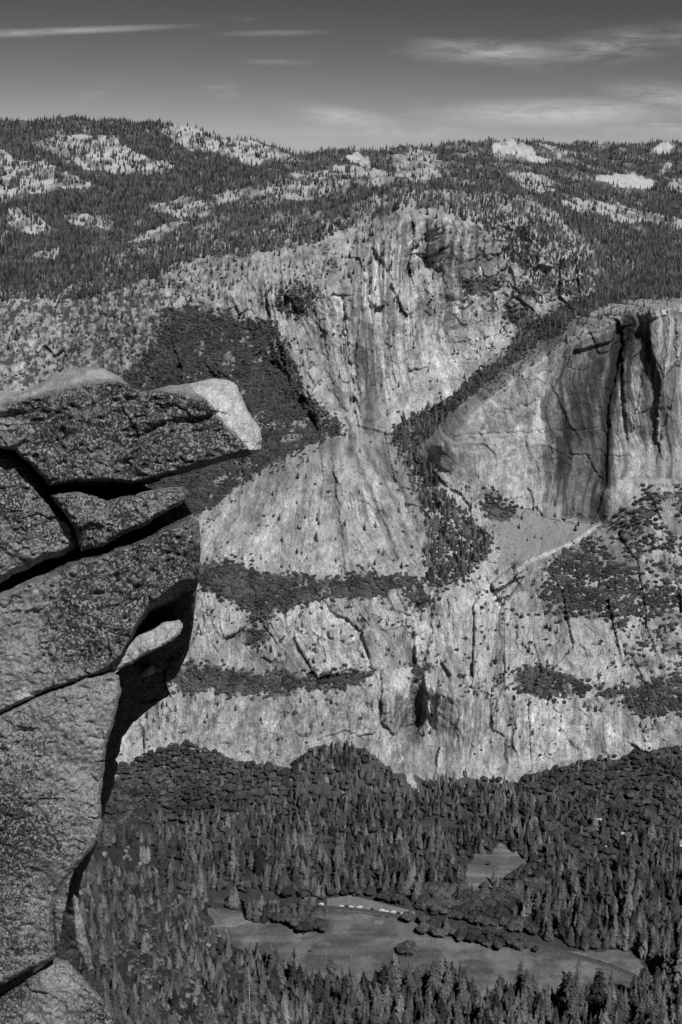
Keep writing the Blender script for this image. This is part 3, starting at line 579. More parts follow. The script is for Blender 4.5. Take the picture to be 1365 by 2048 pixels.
# bench shrubs
u, v = jgrid(230, 700, 605, 1045, 4.8, 3.8); wu, wv = jw(u, v, 8); k = inside(BENCH, wu, wv) & (rng.random(u.shape) < np.where(fbm(u / 14, v / 9, 3, 321) > .61, .12, .92)); h = rng.uniform(.6, 1.7, k.sum()); add(shr, u[k], v[k], h, h * 1.2)
u, v = jgrid(230, 700, 605, 1045, 17, 13); wu, wv = jw(u, v, 8); k = inside(BENCH, wu, wv) & (rng.random(u.shape) < .35); h = rng.uniform(.3, .6, k.sum()); add(con, u[k], v[k], h, h)
# ledges
u, v = jgrid(330, 1455, 540, 1440, 4.8, 3.8); wu, wv = jw(u, v, 7, 6); k = inany(LEDGES, wu, wv) & (rng.random(u.shape) < np.where(fbm(u / 12, v / 8, 3, 325) > .57, .2, .9)); h = rng.uniform(.7, 1.9, k.sum()); add(shr, u[k], v[k], h, h * 1.2)
# right slope, bushes in loose clumps
u, v = jgrid(1080, 1455, 960, 1340, 7.5, 6); wu, wv = jw(u, v, 6); k = inside(RSLOPE, wu, wv) & (rng.random(u.shape) < .95 * sst(fbm(u / 22, v / 11, 2, 331), .40, .52) * np.where(v > 1235, .45, 1)); h = rng.uniform(.9, 2.0, k.sum()); add(shr, u[k], v[k], h, h * 1.35)
# bushes in the cracks and on the small ledges of the walls
u, v = jgrid(-85, 1455, 470, 1560, 6.0, 5.2); k0 = (v > np.interp(u, [-90, 0, 200, 350, 500, 700, 800, 900, 1000, 1190, 1200, 1450], [600, 600, 545, 515, 485, 430, 400, 405, 430, 500, 610, 605])) & (v < np.interp(u, [0, 250, 370, 580, 650, 750, 820, 900, 1030, 1220, 1365], [1530, 1530, 1480, 1540, 1480, 1500, 1470, 1530, 1550, 1510, 1490]))
c1_ = fbs(u / 26, v / 11, 3, 341); den = .55 * sst(c1_, .56, .72)
sm = inside([(900,850),(1010,760),(1150,660),(1300,620),(1455,590),(1455,960),(1330,960),(1230,1040),(1000,1010),(880,930)], u, v); dome = inside([(500,1000),(680,890),(760,910),(850,1090),(700,1150),(520,1110)], u, v)
den = np.where(sm, .003, den); den = np.where(dome, den * .12, den); den = np.where(inside([(700,560),(850,600),(905,790),(780,870),(700,840)], u, v), .01, den)
den = np.where(inside([(590,640),(700,500),(800,440),(960,455),(960,540),(840,560),(700,700)], u, v), den * .3, den)
den = np.where(inside([(-60,600),(330,540),(330,640),(260,770),(-60,790)], u, v), den * 1.9 + .08, den); den = np.where(inside(GRAVEL, u, v), .01, den)
den = np.where(inside([(850,590),(1040,560),(1040,700),(920,760),(880,680)], u, v), den * 1.6 + .03, den)
den = np.where((v > 1395) & (v < 1560), den * .35, den); den = np.where((v > 1100) & (u < 900), den * .65, den); den = np.where(inside([(760,1200),(900,1200),(900,1480),(760,1480)], u, v), den * 1.3, den)
den = np.where((fbs(u / 9, v / 40, 2, 351) > .68) & ~sm, den + .1, den)
k = k0 & (rng.random(u.shape) < den); h = .35 + 1.2 * rng.random(k.sum()) ** 2; add(shr, u[k], v[k], h, h * 1.15)
u, v = jgrid(-85, 1455, 470, 1560, 14, 12); c1_ = fbs(u / 26, v / 11, 3, 341); k = k0[:0]
kk = (v > np.interp(u, [-90, 350, 500, 700, 800, 1190, 1200, 1450], [600, 520, 490, 430, 400, 500, 660, 650])) & (v < 1480) & (c1_ > .58) & ~inside([(900,850),(1010,760),(1300,620),(1455,590),(1455,960),(1230,1040),(880,930)], u, v) & (rng.random(u.shape) < .35)
h = rng.uniform(.25, .55, kk.sum()); add(con, u[kk], v[kk], h, h)
u, v = jgrid(-85, 620, 480, 790, 10, 8); k = (v > np.interp(u, RIMU, RIMV)) & (rng.random(u.shape) < np.where(u < 340, .5, .28)) & (fbm(u / 24, v / 18, 2, 347) > .46) & ~inside(BENCH, u, v) & (v < np.interp(u, [0, 330, 560], [790, 720, 600])); h = rng.uniform(.25, .6, k.sum()); add(con, u[k], v[k], h, h)
u, v = jgrid(900, 1340, 590, 800, 8, 6); k = (near_line([(930,812),(1020,742),(1150,652),(1290,608),(1330,604)], u, v, 22) > .1) & (rng.random(u.shape) < .3); h = rng.uniform(.22, .5, k.sum()); add(con, u[k], v[k], h, h)
u, v = jgrid(900, 1340, 590, 800, 6, 5); k = (near_line([(930,815),(1020,745),(1150,655),(1290,610),(1330,604)], u, v, 24) > .1) & (rng.random(u.shape) < .28); h = rng.uniform(.5, 1.2, k.sum()); add(shr, u[k], v[k], h, h)
# valley and talus woods
u, v = jgrid(170, 1455, 1480, 2150, 12.2, 8.6); wu, wv = warp(u, v, 7)
topl = np.interp(u, [150, 250, 370, 450, 580, 600, 650, 730, 760, 790, 870, 930, 1000, 1100, 1220, 1365], [1640, 1545, 1500, 1525, 1555, 1520, 1497, 1500, 1520, 1560, 1560, 1550, 1568, 1550, 1528, 1510])
f0 = v > topl
nomead = ~inside(MEADOW, wu, wv) & ~inside(CLEAR, u + rng.laplace(0, 5, u.shape), v + rng.laplace(0, 4, u.shape)) & (near_line(ROAD, u, v, 13) <= 0) & ~inside(ROADSIDE, u, v) & (v < 2180)
x_, y_, z_ = surf(u, v); apro = (z_ > 25) & (v > 1700)
oakz = inany(OAKS, wu, wv); cr_ = inside([(765,1480),(805,1480),(830,1530),(850,1570),(858,1600),(838,1605),(812,1590),(785,1545)], u, v) | inside([(640,1560),(700,1590),(690,1600),(640,1575)], u, v)
k = f0 & nomead & ~(oakz & (rng.random(u.shape) < .88)) & ~cr_ & ~apro & (rng.random(u.shape) < np.where(v < 1640, .75, .7)) & (fbm(u / 30, v / 24, 2, 361) > .27)
hs = np.interp(fbm(u[k] / 30, v[k] / 26, 2, 377), [.3, .7], [.5, .95]) * rng.uniform(.75, 1.3, k.sum()); hs = np.where(v[k] > 1720, hs * 1.15, hs); hs = np.where(v[k] < 1600, hs * .8, hs); hs = np.where(v[k] > 1960, hs * 1.45, hs) * 1.06
hs = hs * np.where((u[k] > 1040) & (v[k] > 1760), 1.2, 1); add(con, u[k], v[k], hs, hs * rng.uniform(.85, 1.2, k.sum()))
u2, v2 = jgrid(170, 1455, 1480, 2150, 8.5, 5.2); wu, wv = warp(u2, v2, 7); x_, y_, z_ = surf(u2, v2); ap2 = (z_ > 25) & (v2 > 1700)
k = (v2 > np.interp(u2, [150, 250, 370, 450, 580, 600, 650, 730, 760, 790, 870, 930, 1000, 1100, 1220, 1365], [1630, 1535, 1485, 1515, 1545, 1510, 1487, 1500, 1520, 1560, 1560, 1545, 1560, 1535, 1512, 1495])) & (near_line(ROAD, u2, v2, 12) <= 0) & ~inside(CLEAR, u2, v2) & ~inside(ROADSIDE, u2, v2) & ~inside(MEADOW, u2, v2) & ~ap2 & ~inside([(765,1480),(805,1480),(830,1530),(850,1570),(858,1600),(838,1605),(812,1590),(785,1545)], u2, v2)
k &= np.where(inany(OAKS, wu, wv), rng.random(u2.shape) < .85, rng.random(u2.shape) < .13)
h = rng.uniform(.4, 1.25, k.sum()); h = np.where(v2[k] < 1600, h * .85, h); h = np.where(v2[k] > 1780, h * 1.2, h); add(oak, u2[k], v2[k], h, h * 1.0)
# apron below the overlook
u, v = jgrid(170, 640, 1740, 2170, 11, 9); x_, y_, z_ = surf(u, v); k = (z_ > 20) & (rng.random(u.shape) < .92) & (fbm(u / 22, v / 22, 2, 371) > .40) & ~(inside([(255,1880),(340,1870),(345,1980),(260,1985)], u, v) & (rng.random(u.shape) < .55)) & ~(inside([(270,2005),(440,1995),(440,2045),(280,2050)], u, v) & (rng.random(u.shape) < .7))
h = rng.uniform(.35, .85, k.sum()) ; add(con, u[k], v[k], h, h * 1.1)
u, v = jgrid(170, 600, 1760, 2160, 11, 8); x_, y_, z_ = surf(u, v); k = (z_ > 20) & (rng.random(u.shape) < .6) & ~(inside([(260,1990),(430,1985),(430,2040),(270,2050)], u, v) & (rng.random(u.shape) < .6)); h = rng.uniform(.5, 1.3, k.sum()); add(shr, u[k], v[k], h, h * 1.3)
u, v = jgrid(170, 640, 1740, 2170, 13, 10); x_, y_, z_ = surf(u, v); k = (z_ > 20) & (rng.random(u.shape) < .5) & ~inside([(250,1880),(345,1880),(350,1990),(240,1990)], u, v) & ~inside([(260,1990),(430,1985),(430,2040),(270,2050)], u, v); h = rng.uniform(.4, .8, k.sum()); add(oak, u[k], v[k], h, h)
u, v = jgrid(800, 1090, 1830, 1915, 19, 8); k = inside([(812,1838),(850,1850),(940,1868),(1085,1900),(1088,1910),(1000,1908),(940,1892),(870,1880),(815,1858)], u, v) & (rng.random(u.shape) < .85); h = rng.uniform(.6, 1.7, k.sum()); add(oak, u[k], v[k], h, h * rng.uniform(.7, 1.1, k.sum())); k = inside([(812,1838),(850,1850),(940,1868),(1085,1900),(1088,1910),(940,1892),(815,1858)], u, v) & (rng.random(u.shape) < .35); h = rng.uniform(.5, 1.1, k.sum()); add(con, u[k] + 5, v[k], h, h)
u, v = jgrid(520, 650, 1800, 1880, 19, 10); k = inside([(540,1815),(645,1822),(640,1868),(600,1872),(540,1845)], u, v); h = rng.uniform(1.1, 1.7, k.sum()); add(oak, u[k], v[k], h, h)
con = np.concatenate(con); oak = np.concatenate(oak); shr = np.concatenate(shr)

# outline of the foreground outcrop, used to know which plants it hides
OUT = [(-200,785),(0,785),(110,745),(200,735),(290,778),(450,757),(524,880),(500,908),(380,945),(402,1080),(395,1200),(370,1310),(330,1400),(245,1475),(225,1570),(205,1640),(165,1750),(185,1900),(250,2060),(250,2300),(-200,2300)]
def pick(arr, n, hpx):
    u, v = arr[:, 5], arr[:, 6]; top = project(arr[:, 0], arr[:, 1], arr[:, 2] + arr[:, 3] * hpx)
    size = v - top[1]; vis = (u > 3) & (u < 1362) & (top[1] < 2038) & ~inside(OUT, top[0], top[1] + 4)
    o = np.argsort(-np.where(vis, size, -1))[:n]; m = np.zeros(len(arr), bool); m[o] = vis[o]; return m, size
mc, sc_ = pick(con, 298, 30); mo, so_ = pick(oak, 280, 13); ms, ss_ = pick(shr, 290, 3.6)

def region(u, v, kind):
    if kind == 'shr':
        if v > 1700: return 'on the dark rock apron below the overhanging outcrop'
        if inside(RSLOPE, np.array([u]), np.array([v]))[0]:
            return 'on the pale slope right of the waterfall wall, ' + ('upper part' if v < 1090 else 'middle part' if v < 1170 else 'lower part')
        if v < 1050 and u < 700: return 'on the dark shrubby bench above the granite dome'
        if v < 1120 and u > 760: return 'in the wooded gorge left of the waterfall wall'
        if u < 860 and v < 1300: return 'on the ledge along the foot of the granite dome'
        if u < 860: return 'on the long ledge above the lowest cliff band at left'
        if v > 1300: return 'on the ledge above the lowest streaked cliff at right'
        return 'on the cliff terraces right of the creek gully'
    if v > 1700 and u < 600 and depth(u, v) < .985 * (990 / math.tan(PITCH + math.atan((v - 1024) / F))):
        return 'on the steep rocky apron below the overhanging outcrop'
    a = [(u < 330 and v < 1850, 'beside the outcrop at the left of the valley floor'), (v > 1990 and u < 640, 'at the bottom edge below the footpath'), (v > 1960 and u < 930, 'in the dark stand along the bottom edge below the meadow'),
         (v > 1960 and u < 1150, 'in the crowded stand at the bottom edge right of centre'), (v > 1900 and u >= 1150, 'in the dark corner stand beyond the curving road'), (v > 1900, 'on the lower rim of the meadow'),
         (v > 1800 and u < 650, 'on the left rim of the meadow before the parked cars'), (v > 1760 and u < 860, 'just behind the row of parked cars'), (v > 1780 and u < 1100, 'along the treeline between parked cars and the small clearing'),
         (v > 1780, 'in the tall dense stand above the curving road at right'), (v > 1680 and u > 1080, 'among the cabins in the woods at right'), (v > 1680 and u > 860, 'around the small pale clearing'), (v > 1680, 'in the middle of the valley woods left of the clearing'),
         (u < 600, 'on the wooded cone at the foot of the lower left cliff'), (u < 1000, 'at the foot of the cliffs near the creek bed'), (True, 'in the dark woods at the foot of the right cliff')]
    for c, t in a:
        if c: return t
def spread(arr, mask, kinds, nm, word, cat, hcol, plain):
    ids = np.where(mask)[0]; groups = {}
    protos = []
    for n, i in enumerate(ids):
        x, y, z, hs, ws, u, v = arr[i]; k = n % len(kinds); crown, trunk = kinds[k]
        if trunk is None:
            e = link(nm, crown); e.location = (x, y, z - .3); e.rotation_euler = (0, 0, rng.uniform(0, 6.28)); e.scale = (ws, ws, hs); c = e; t = None
        else:
            e = empty(nm, (x, y, z), rng.uniform(0, 6.28), (ws, ws, hs)); c = link('crown', crown, None, e); t = link('trunk', trunk, None, e)
        if n < len(kinds): protos.append((c, t))
        groups.setdefault(region(u, v, plain), []).append((e, arr[i]))
    for rg_, lst in groups.items():
        for e, a in lst: tag(e, '%s %s' % (word, rg_), cat, '%s %s' % (cat + 's', rg_))
        if len(lst) > 4:
            sp = {}
            sp['tallest'] = max(lst, key=lambda q: q[1][3] / q[1][1]); sp['leftmost'] = min(lst, key=lambda q: q[1][5]); sp['rightmost'] = max(lst, key=lambda q: q[1][5])
            for w_, (e, a) in sp.items(): e['label'] = '%s %s %s' % (w_, word, rg_)
    return protos
PC = spread(con, mc, CON, 'conifer_tree', 'dark conifer', 'conifer', 3, 'con')
PO = spread(oak, mo, OAK, 'oak_tree', 'round leafy oak', 'oak', 3, 'oak')
PS = spread(shr, ms, SHR, 'shrub', 'low dark shrub', 'shrub', 3, 'shr')
def scatter(name, arr, protos, label, cat):
    n = len(arr); me = bpy.data.meshes.new(name); me.vertices.add(n); co = arr[:, :3].copy(); co[:, 2] -= .2
    me.vertices.foreach_set('co', np.ascontiguousarray(co, np.float32).ravel())
    a = me.attributes.new('scl', 'FLOAT_VECTOR', 'POINT'); a.data.foreach_set('vector', np.stack([arr[:, 4], arr[:, 4], arr[:, 3]], -1).astype(np.float32).ravel())
    a = me.attributes.new('rot', 'FLOAT_VECTOR', 'POINT'); r = np.zeros((n, 3), np.float32); r[:, 2] = rng.uniform(0, 6.28, n); r[:, :2] = rng.normal(0, .02, (n, 2)); a.data.foreach_set('vector', r.ravel())
    a = me.attributes.new('var', 'INT', 'POINT'); a.data.foreach_set('value', rng.integers(0, len(protos), n).astype(np.int32))
    o = link(name, me); ng = bpy.data.node_groups.new(name, 'GeometryNodeTree')
    ng.interface.new_socket('Geometry', in_out='INPUT', socket_type='NodeSocketGeometry'); ng.interface.new_socket('Geometry', in_out='OUTPUT', socket_type='NodeSocketGeometry')
    L = ng.links; gi = ng.nodes.new('NodeGroupInput'); go = ng.nodes.new('NodeGroupOutput'); m2p = ng.nodes.new('GeometryNodeMeshToPoints'); L.new(gi.outputs[0], m2p.inputs[0])
    iop = ng.nodes.new('GeometryNodeInstanceOnPoints'); L.new(m2p.outputs[0], iop.inputs['Points']); iop.inputs['Pick Instance'].default_value = True
    g2i = ng.nodes.new('GeometryNodeGeometryToInstance')
    for c, t in reversed(protos):
        join = ng.nodes.new('GeometryNodeJoinGeometry')
        for ob in (c, t):
            if ob is None: continue
            oi = ng.nodes.new('GeometryNodeObjectInfo'); oi.transform_space = 'ORIGINAL'; oi.inputs['Object'].default_value = ob; L.new(oi.outputs['Geometry'], join.inputs[0])
        gi2 = ng.nodes.new('GeometryNodeGeometryToInstance'); L.new(join.outputs[0], gi2.inputs[0]); 
        L.new(gi2.outputs[0], g2i.inputs[0]) if False else None
        protos_nodes.append(gi2)
    jj = ng.nodes.new('GeometryNodeJoinGeometry')
    for q in protos_nodes: L.new(q.outputs[0], jj.inputs[0])
    protos_nodes.clear(); ng.nodes.remove(g2i)
    L.new(jj.outputs[0], iop.inputs['Instance'])
    for nm_, typ, sock in (('scl', 'FLOAT_VECTOR', 'Scale'), ('rot', 'FLOAT_VECTOR', 'Rotation'), ('var', 'INT', 'Instance Index')):
        q = ng.nodes.new('GeometryNodeInputNamedAttribute'); q.data_type = typ; q.inputs['Name'].default_value = nm_; L.new(q.outputs['Attribute'], iop.inputs[sock])
    L.new(iop.outputs[0], go.inputs[0]); md = o.modifiers.new('scatter', 'NODES'); md.node_group = ng
    tag(o, label, cat, None, 'stuff'); return o
protos_nodes = []
scatter('conifer_forest', con[~mc], PC, 'dense dark conifer forest over uplands, gorge and valley floor', 'forest')
scatter('oak_woodland', oak[~mo], PO, 'massed round oak crowns at the foot of the cliffs', 'woodland')
scatter('shrub_cover', shr[~ms], PS, 'dark scrub dotted over the ledges and cracks of the granite walls', 'scrub')
print('counts', len(con), len(oak), len(shr))

# trees the photo singles out
def lone(u, v, h, label, kind=CON, k=0, wf=.95, mat=None, nm='conifer_tree', cat='conifer', z=None, group=None, H=30.0):
    x, y, zz = (float(q[0]) for q in surf(np.array([float(u)]), np.array([float(v)])))
    e = empty(nm, (x, y, zz - .5), rng.uniform(0, 6), (h / H * wf, h / H * wf, h / H)); c, t = kind[k]
    if mat:
        c = c.copy(); c.materials.clear(); c.materials.append(mat)
    link('crown', c, None, e); link('trunk', t, None, e); tag(e, label, cat, group); return e
lone(457, 1914, 36, 'lone dark conifer standing on the meadow beside the footpath', k=0)
for i, (u, v, h) in enumerate(((500, 1842, 33), (513, 1846, 37), (530, 1846, 30))): lone(u, v, h, ['left conifer of the trio in front of the oaks on the meadow rim', 'tallest middle conifer of the trio on the meadow rim', 'right conifer of the trio in front of the oaks on the meadow rim'][i], k=i % 4)
for i, (u, v, h, m) in enumerate(((283, 1722, 26, .9), (290, 1728, 32, .9), (297, 1724, 27, .9))): lone(u, v, h, ['pale grey conifer at the left of three pale trees near the outcrop', 'middle pale grey conifer near the outcrop', 'pale grey conifer at the right of three pale trees near the outcrop'][i], k=1 + i % 2, mat=M_PALE)
lone(1156, 1972, 42, 'lone conifer below the curving road, left of two', k=1); lone(1221, 1996, 44, 'lone conifer below the curving road, right of two', k=3)
lone(815, 1905, 15, 'broad round oak standing alone on the meadow edge', OAK, 1, 2.0, None, 'oak_tree', 'oak', H=13)
lone(621, 1904, 3.4, 'tiny dark bush alone in the middle of the meadow', OAK, 0, 1.2, None, 'oak_tree', 'bush', H=13)
lone(978, 1732, 7, 'small dark tree alone on the pale clearing', OAK, 2, 1.0, None, 'oak_tree', 'oak', H=13)
lone(570, 2065, 42, 'pale silvery conifer beside the bare snag at the bottom edge', k=2, wf=.9, mat=M_PALE); lone(612, 2050, 32, 'leaning pale conifer right of the silvery conifer', k=0, mat=M_PALE)
# bare snag
x, y, z = (float(q[0]) for q in surf(np.array([500.]), np.array([2075.])))
sn = empty('dead_tree', (x, y, z)); tag(sn, 'bare dead conifer with drooping pale branches at the bottom edge', 'dead tree')
Hs = (2075 - 1953) / F * math.hypot(y, 990) / .86
tb = MB(); tb.tube([(0, 0, -2), (.3, 0, Hs * .5), (0, 0, Hs)], [.7, .45, .08], 7); tb.obj('trunk', M_DEAD, sn, True)
rr = random.Random(3)
for i in range(46):
    bb = MB()
    t = rr.uniform(.12, .95); a = rr.uniform(0, 6.28); L_ = (1.05 - t) * Hs * .36 * rr.uniform(.6, 1.15) + .8; ca, sa = math.cos(a), math.sin(a); z0 = Hs * t
    p1 = (ca * L_ * .5, sa * L_ * .5, z0 + L_ * .02); p2 = (ca * L_, sa * L_, z0 - L_ * .32); bb.tube([(0, 0, z0), p1, p2], [.17, .12, .04], 4)
    for s in (.45, .7):
        q = (ca * L_ * s, sa * L_ * s, z0 - L_ * .1 * s); a2 = a + rr.choice((-.8, .8)); bb.tube([q, (q[0] + math.cos(a2) * L_ * .3, q[1] + math.sin(a2) * L_ * .3, q[2] - L_ * .2)], [.08, .03], 4)
    bb.obj('branch', M_DEAD, sn, True)

# ------------------------------------------------------------------ road, cars, cabins
RP = [np.array(onfloor(u, v, 1.35)) for u, v in ROAD]
pts = []
for i in range(len(RP) - 1):
    p0 = RP[max(i - 1, 0)]; p1 = RP[i]; p2 = RP[i + 1]; p3 = RP[min(i + 2, len(RP) - 1)]
    for t in np.linspace(0, 1, 10, endpoint=False): pts.append(.5 * (2 * p1 + (p2 - p0) * t + (2 * p0 - 5 * p1 + 4 * p2 - p3) * t * t + (3 * p1 - p0 - 3 * p2 + p3) * t ** 3))
pts = np.array(pts); tg = np.gradient(pts, axis=0); tg /= np.linalg.norm(tg, axis=1)[:, None]; nm_ = np.stack([-tg[:, 1], tg[:, 0], tg[:, 2] * 0], -1)
def strip(name, off, w, z, mat, dash=None):
    mb = MB()
    for i in range(len(pts) - 1):
        if dash and i % dash: continue
        a = pts[i] + nm_[i] * (off - w / 2); b = pts[i] + nm_[i] * (off + w / 2); c = pts[i + 1] + nm_[i + 1] * (off + w / 2); d_ = pts[i + 1] + nm_[i + 1] * (off - w / 2); k = len(mb.v)
        for q in (a, b, c, d_): mb.v.append((q[0], q[1], z))
        for q in (a, b, c, d_): mb.v.append((q[0], q[1], z - .6))
        mb.f += [(k, k + 3, k + 2, k + 1), (k, k + 1, k + 5, k + 4), (k + 1, k + 2, k + 6, k + 5), (k + 2, k + 3, k + 7, k + 6), (k + 3, k, k + 4, k + 7)]
    return mb.obj(name, mat)
sh = strip('road_shoulder', 0, 10.2, 1.30, flat('gravel', .15, .95, .3, .3)); tag(sh, 'pale gravel shoulder along the road', 'road', None, 'structure')
rd = strip('road', 0, 7.2, 1.42, flat('asphalt', .045, .8, .2, .2)); tag(rd, 'dark two lane road curving past the meadow', 'road', None, 'structure')
ln = strip('road_marking', 0, .3, 1.43, flat('road_paint', .5)); tag(ln, 'pale centre line of the road', 'road', None, 'structure')
WHITE = flat('white_paint', .85, .35, .03); DARKP = flat('dark_paint', .03, .3, .1); SILV = flat('silver_paint', .4, .35, .05); GLASS = flat('car_glass', .03, .1, .02); TYRE = flat('tyre', .03, .9); RIMM = flat('wheel_rim', .45, .4)
def car(loc, rz, paint, label, van=False, group='vehicles parked along the road'):
    e = empty('parked_car', loc, rz); H = 2.3 if van else 1.45; L = 5.6 if van else 4.7; h = L / 2
    b = MB()
    if van: prof = [(-h, .35), (h, .35), (h, 1.05), (h - .9, 1.2), (h - 1.5, H), (-h + .1, H), (-h, 1.2)]
    else: prof = [(-h, .35), (h, .35), (h, .75), (h - .25, .9), (h - 1.35, 1.0), (h - 2.0, H), (-h + 1.1, H), (-h + .45, 1.0), (-h, .92)]
    b.prism(prof, -.92, .92); b.obj('body', paint, e)
    w = MB(); z0, z1 = (1.25, 2.0) if van else (1.02, 1.36)
    for sy in (-1, 1): w.prism([(-h + .8, z0), (h - 1.55, z0), (h - 2.05, z1), (-h + 1.15, z1)], sy * .925 - .012, sy * .925 + .012)
    w.obj('window', GLASS, e)
    ws_ = MB(); x0, x1 = (h - .88, h - 1.42) if van else (h - 1.38, h - 1.95); zz0, zz1 = (1.25, 2.2) if van else (1.04, H - .05); k = 0
    ws_.v += [(x0 + .02, -.8, zz0), (x0 + .02, .8, zz0), (x1 + .03, .72, zz1), (x1 + .03, -.72, zz1), (x0 - .1, -.8, zz0), (x0 - .1, .8, zz0), (x1 - .1, .72, zz1), (x1 - .1, -.72, zz1)]; ws_.f += [(0, 1, 2, 3), (7, 6, 5, 4), (0, 4, 5, 1), (1, 5, 6, 2), (2, 6, 7, 3), (3, 7, 4, 0)]
    ws_.obj('windscreen', GLASS, e)
    for sx in (-1, 1):
        for sy in (-1, 1):
            q = MB(); q.tube([(sx * (h - .95), sy * .72, .34), (sx * (h - .95), sy * .95, .34)], [.34, .34], 12); wo = q.obj('wheel', TYRE, e)
            q = MB(); q.tube([(sx * (h - .95), sy * .9, .34), (sx * (h - .95), sy * .965, .34)], [.19, .19], 10); q.obj('rim', RIMM, wo)
        q = MB()
    for sy in (-1, 1): q = MB(); q.box((h - .03, sy * .66, .7), (.1, .34, .16)); q.obj('headlight', WHITE, e)
    tag(e, label, 'van' if van else 'car', group); return e
cars = [(643, 1809, 'W', 1, 'white van at the left end of the row of parked cars'), (684, 1811.5, 'W', 0, 'white car parked second from the left along the meadow road'), (694, 1812.5, 'D', 0, 'dark car just right of the second white car'),
 (703, 1813, 'W', 0, 'small white car third of the pale ones from the left'), (720, 1815, 'W', 1, 'white van parked left of the middle of the row'), (737, 1817.5, 'S', 0, 'silver car between two dark gaps in the middle of the row'),
 (745, 1818.5, 'D', 0, 'dark car parked in the middle of the row'), (764, 1820.5, 'W', 1, 'tall white van right of the middle of the row'), (773.5, 1822.5, 'W', 0, 'small white car between two white vans'),
 (787, 1823.5, 'W', 1, 'largest white van near the right end of the row'), (797.5, 1826, 'D', 0, 'dark car second from the right end of the row'), (806, 1827, 'W', 0, 'white car at the right end of the row beside the oak')]
def road_dir(x): i = int(np.argmin(np.abs(pts[:, 0] - x))); return math.atan2(tg[i, 1], tg[i, 0])
for u, v, c, van, lab in cars:
    x, y, _ = onfloor(u, v, 1.3); i = int(np.argmin(np.abs(pts[:, 0] - x))); p = pts[i] + nm_[i] * 5.6
    e = car((x, float(p[1]), 1.32), road_dir(x) + (math.pi if van else 0), {'W': WHITE, 'D': DARKP, 'S': SILV}[c], lab, bool(van)); e.scale = (1.25,) * 3
for u, lab in ((1201, 'dark car driving on the curving road, left of two'), (1223, 'dark car driving on the curving road, right of two')):
    i = int(np.argmin(np.abs(project(pts[:, 0], pts[:, 1], pts[:, 2])[0] - u))); p = pts[i] + nm_[i] * 1.8; car((float(p[0]), float(p[1]), 1.43), math.atan2(tg[i, 1], tg[i, 0]), DARKP, lab, False, 'cars driving on the curving road')
ROOFP = flat('pale_roof', .5, .7, .15); WALLM = flat('timber_wall', .14, .9, .3)
def cabin(u, v, w, d_, h, rz, label, roof=ROOFP):
    x, y, z = (float(q[0]) for q in surf(np.array([float(u)]), np.array([float(v)]))); e = empty('cabin', (x, y, z), rz); tag(e, label, 'cabin', 'cabins in the valley woods')
    b = MB(); b.box((0, 0, h / 2), (w, d_, h)); b.obj('wall', WALLM, e)
    r = MB(); r.v += [(-w / 2 - .5, -d_ / 2 - .6, h), (w / 2 + .5, -d_ / 2 - .6, h), (w / 2 + .5, d_ / 2 + .6, h), (-w / 2 - .5, d_ / 2 + .6, h), (-w / 2 - .5, 0, h + d_ * .3), (w / 2 + .5, 0, h + d_ * .3)]
    r.f += [(0, 1, 5, 4), (2, 3, 4, 5), (0, 4, 3), (1, 2, 5), (3, 2, 1, 0)]; ro = r.obj('roof', roof, e); c = MB(); c.box((w * .25, d_ * .12, h + d_ * .3), (.8, .8, 2)); c.obj('chimney', WALLM, ro)
    c = MB(); c.box((0, -d_ / 2 - .04, 1.05), (1, .12, 2.1)); c.obj('door', DARKP, e)
    for sx in (-1, 1): c = MB(); c.box((sx * w * .3, -d_ / 2 - .04, 1.6), (1.2, .1, 1)); f_ = c.obj('window', GLASS, e)
for a in ((1103, 1652, 14, 8, 3, .2, 'pale roofed cabin leftmost among the right woods'), (1115, 1655, 9, 7, 3, .5, 'small cabin just right of the leftmost cabin'), (1196, 1640, 14, 8, 3, -.3, 'cabin highest in the right woods below the cliff'),
          (1204, 1700, 16, 9, 4, .1, 'long pale roofed cabin in the middle of the right woods'), (1352, 1700, 22, 10, 4, .3, 'large cabin beside the pale lot at the right edge'), (1252, 1672, 12, 8, 3, -.5, 'small pale cabin above the long cabin at right')): cabin(*a)

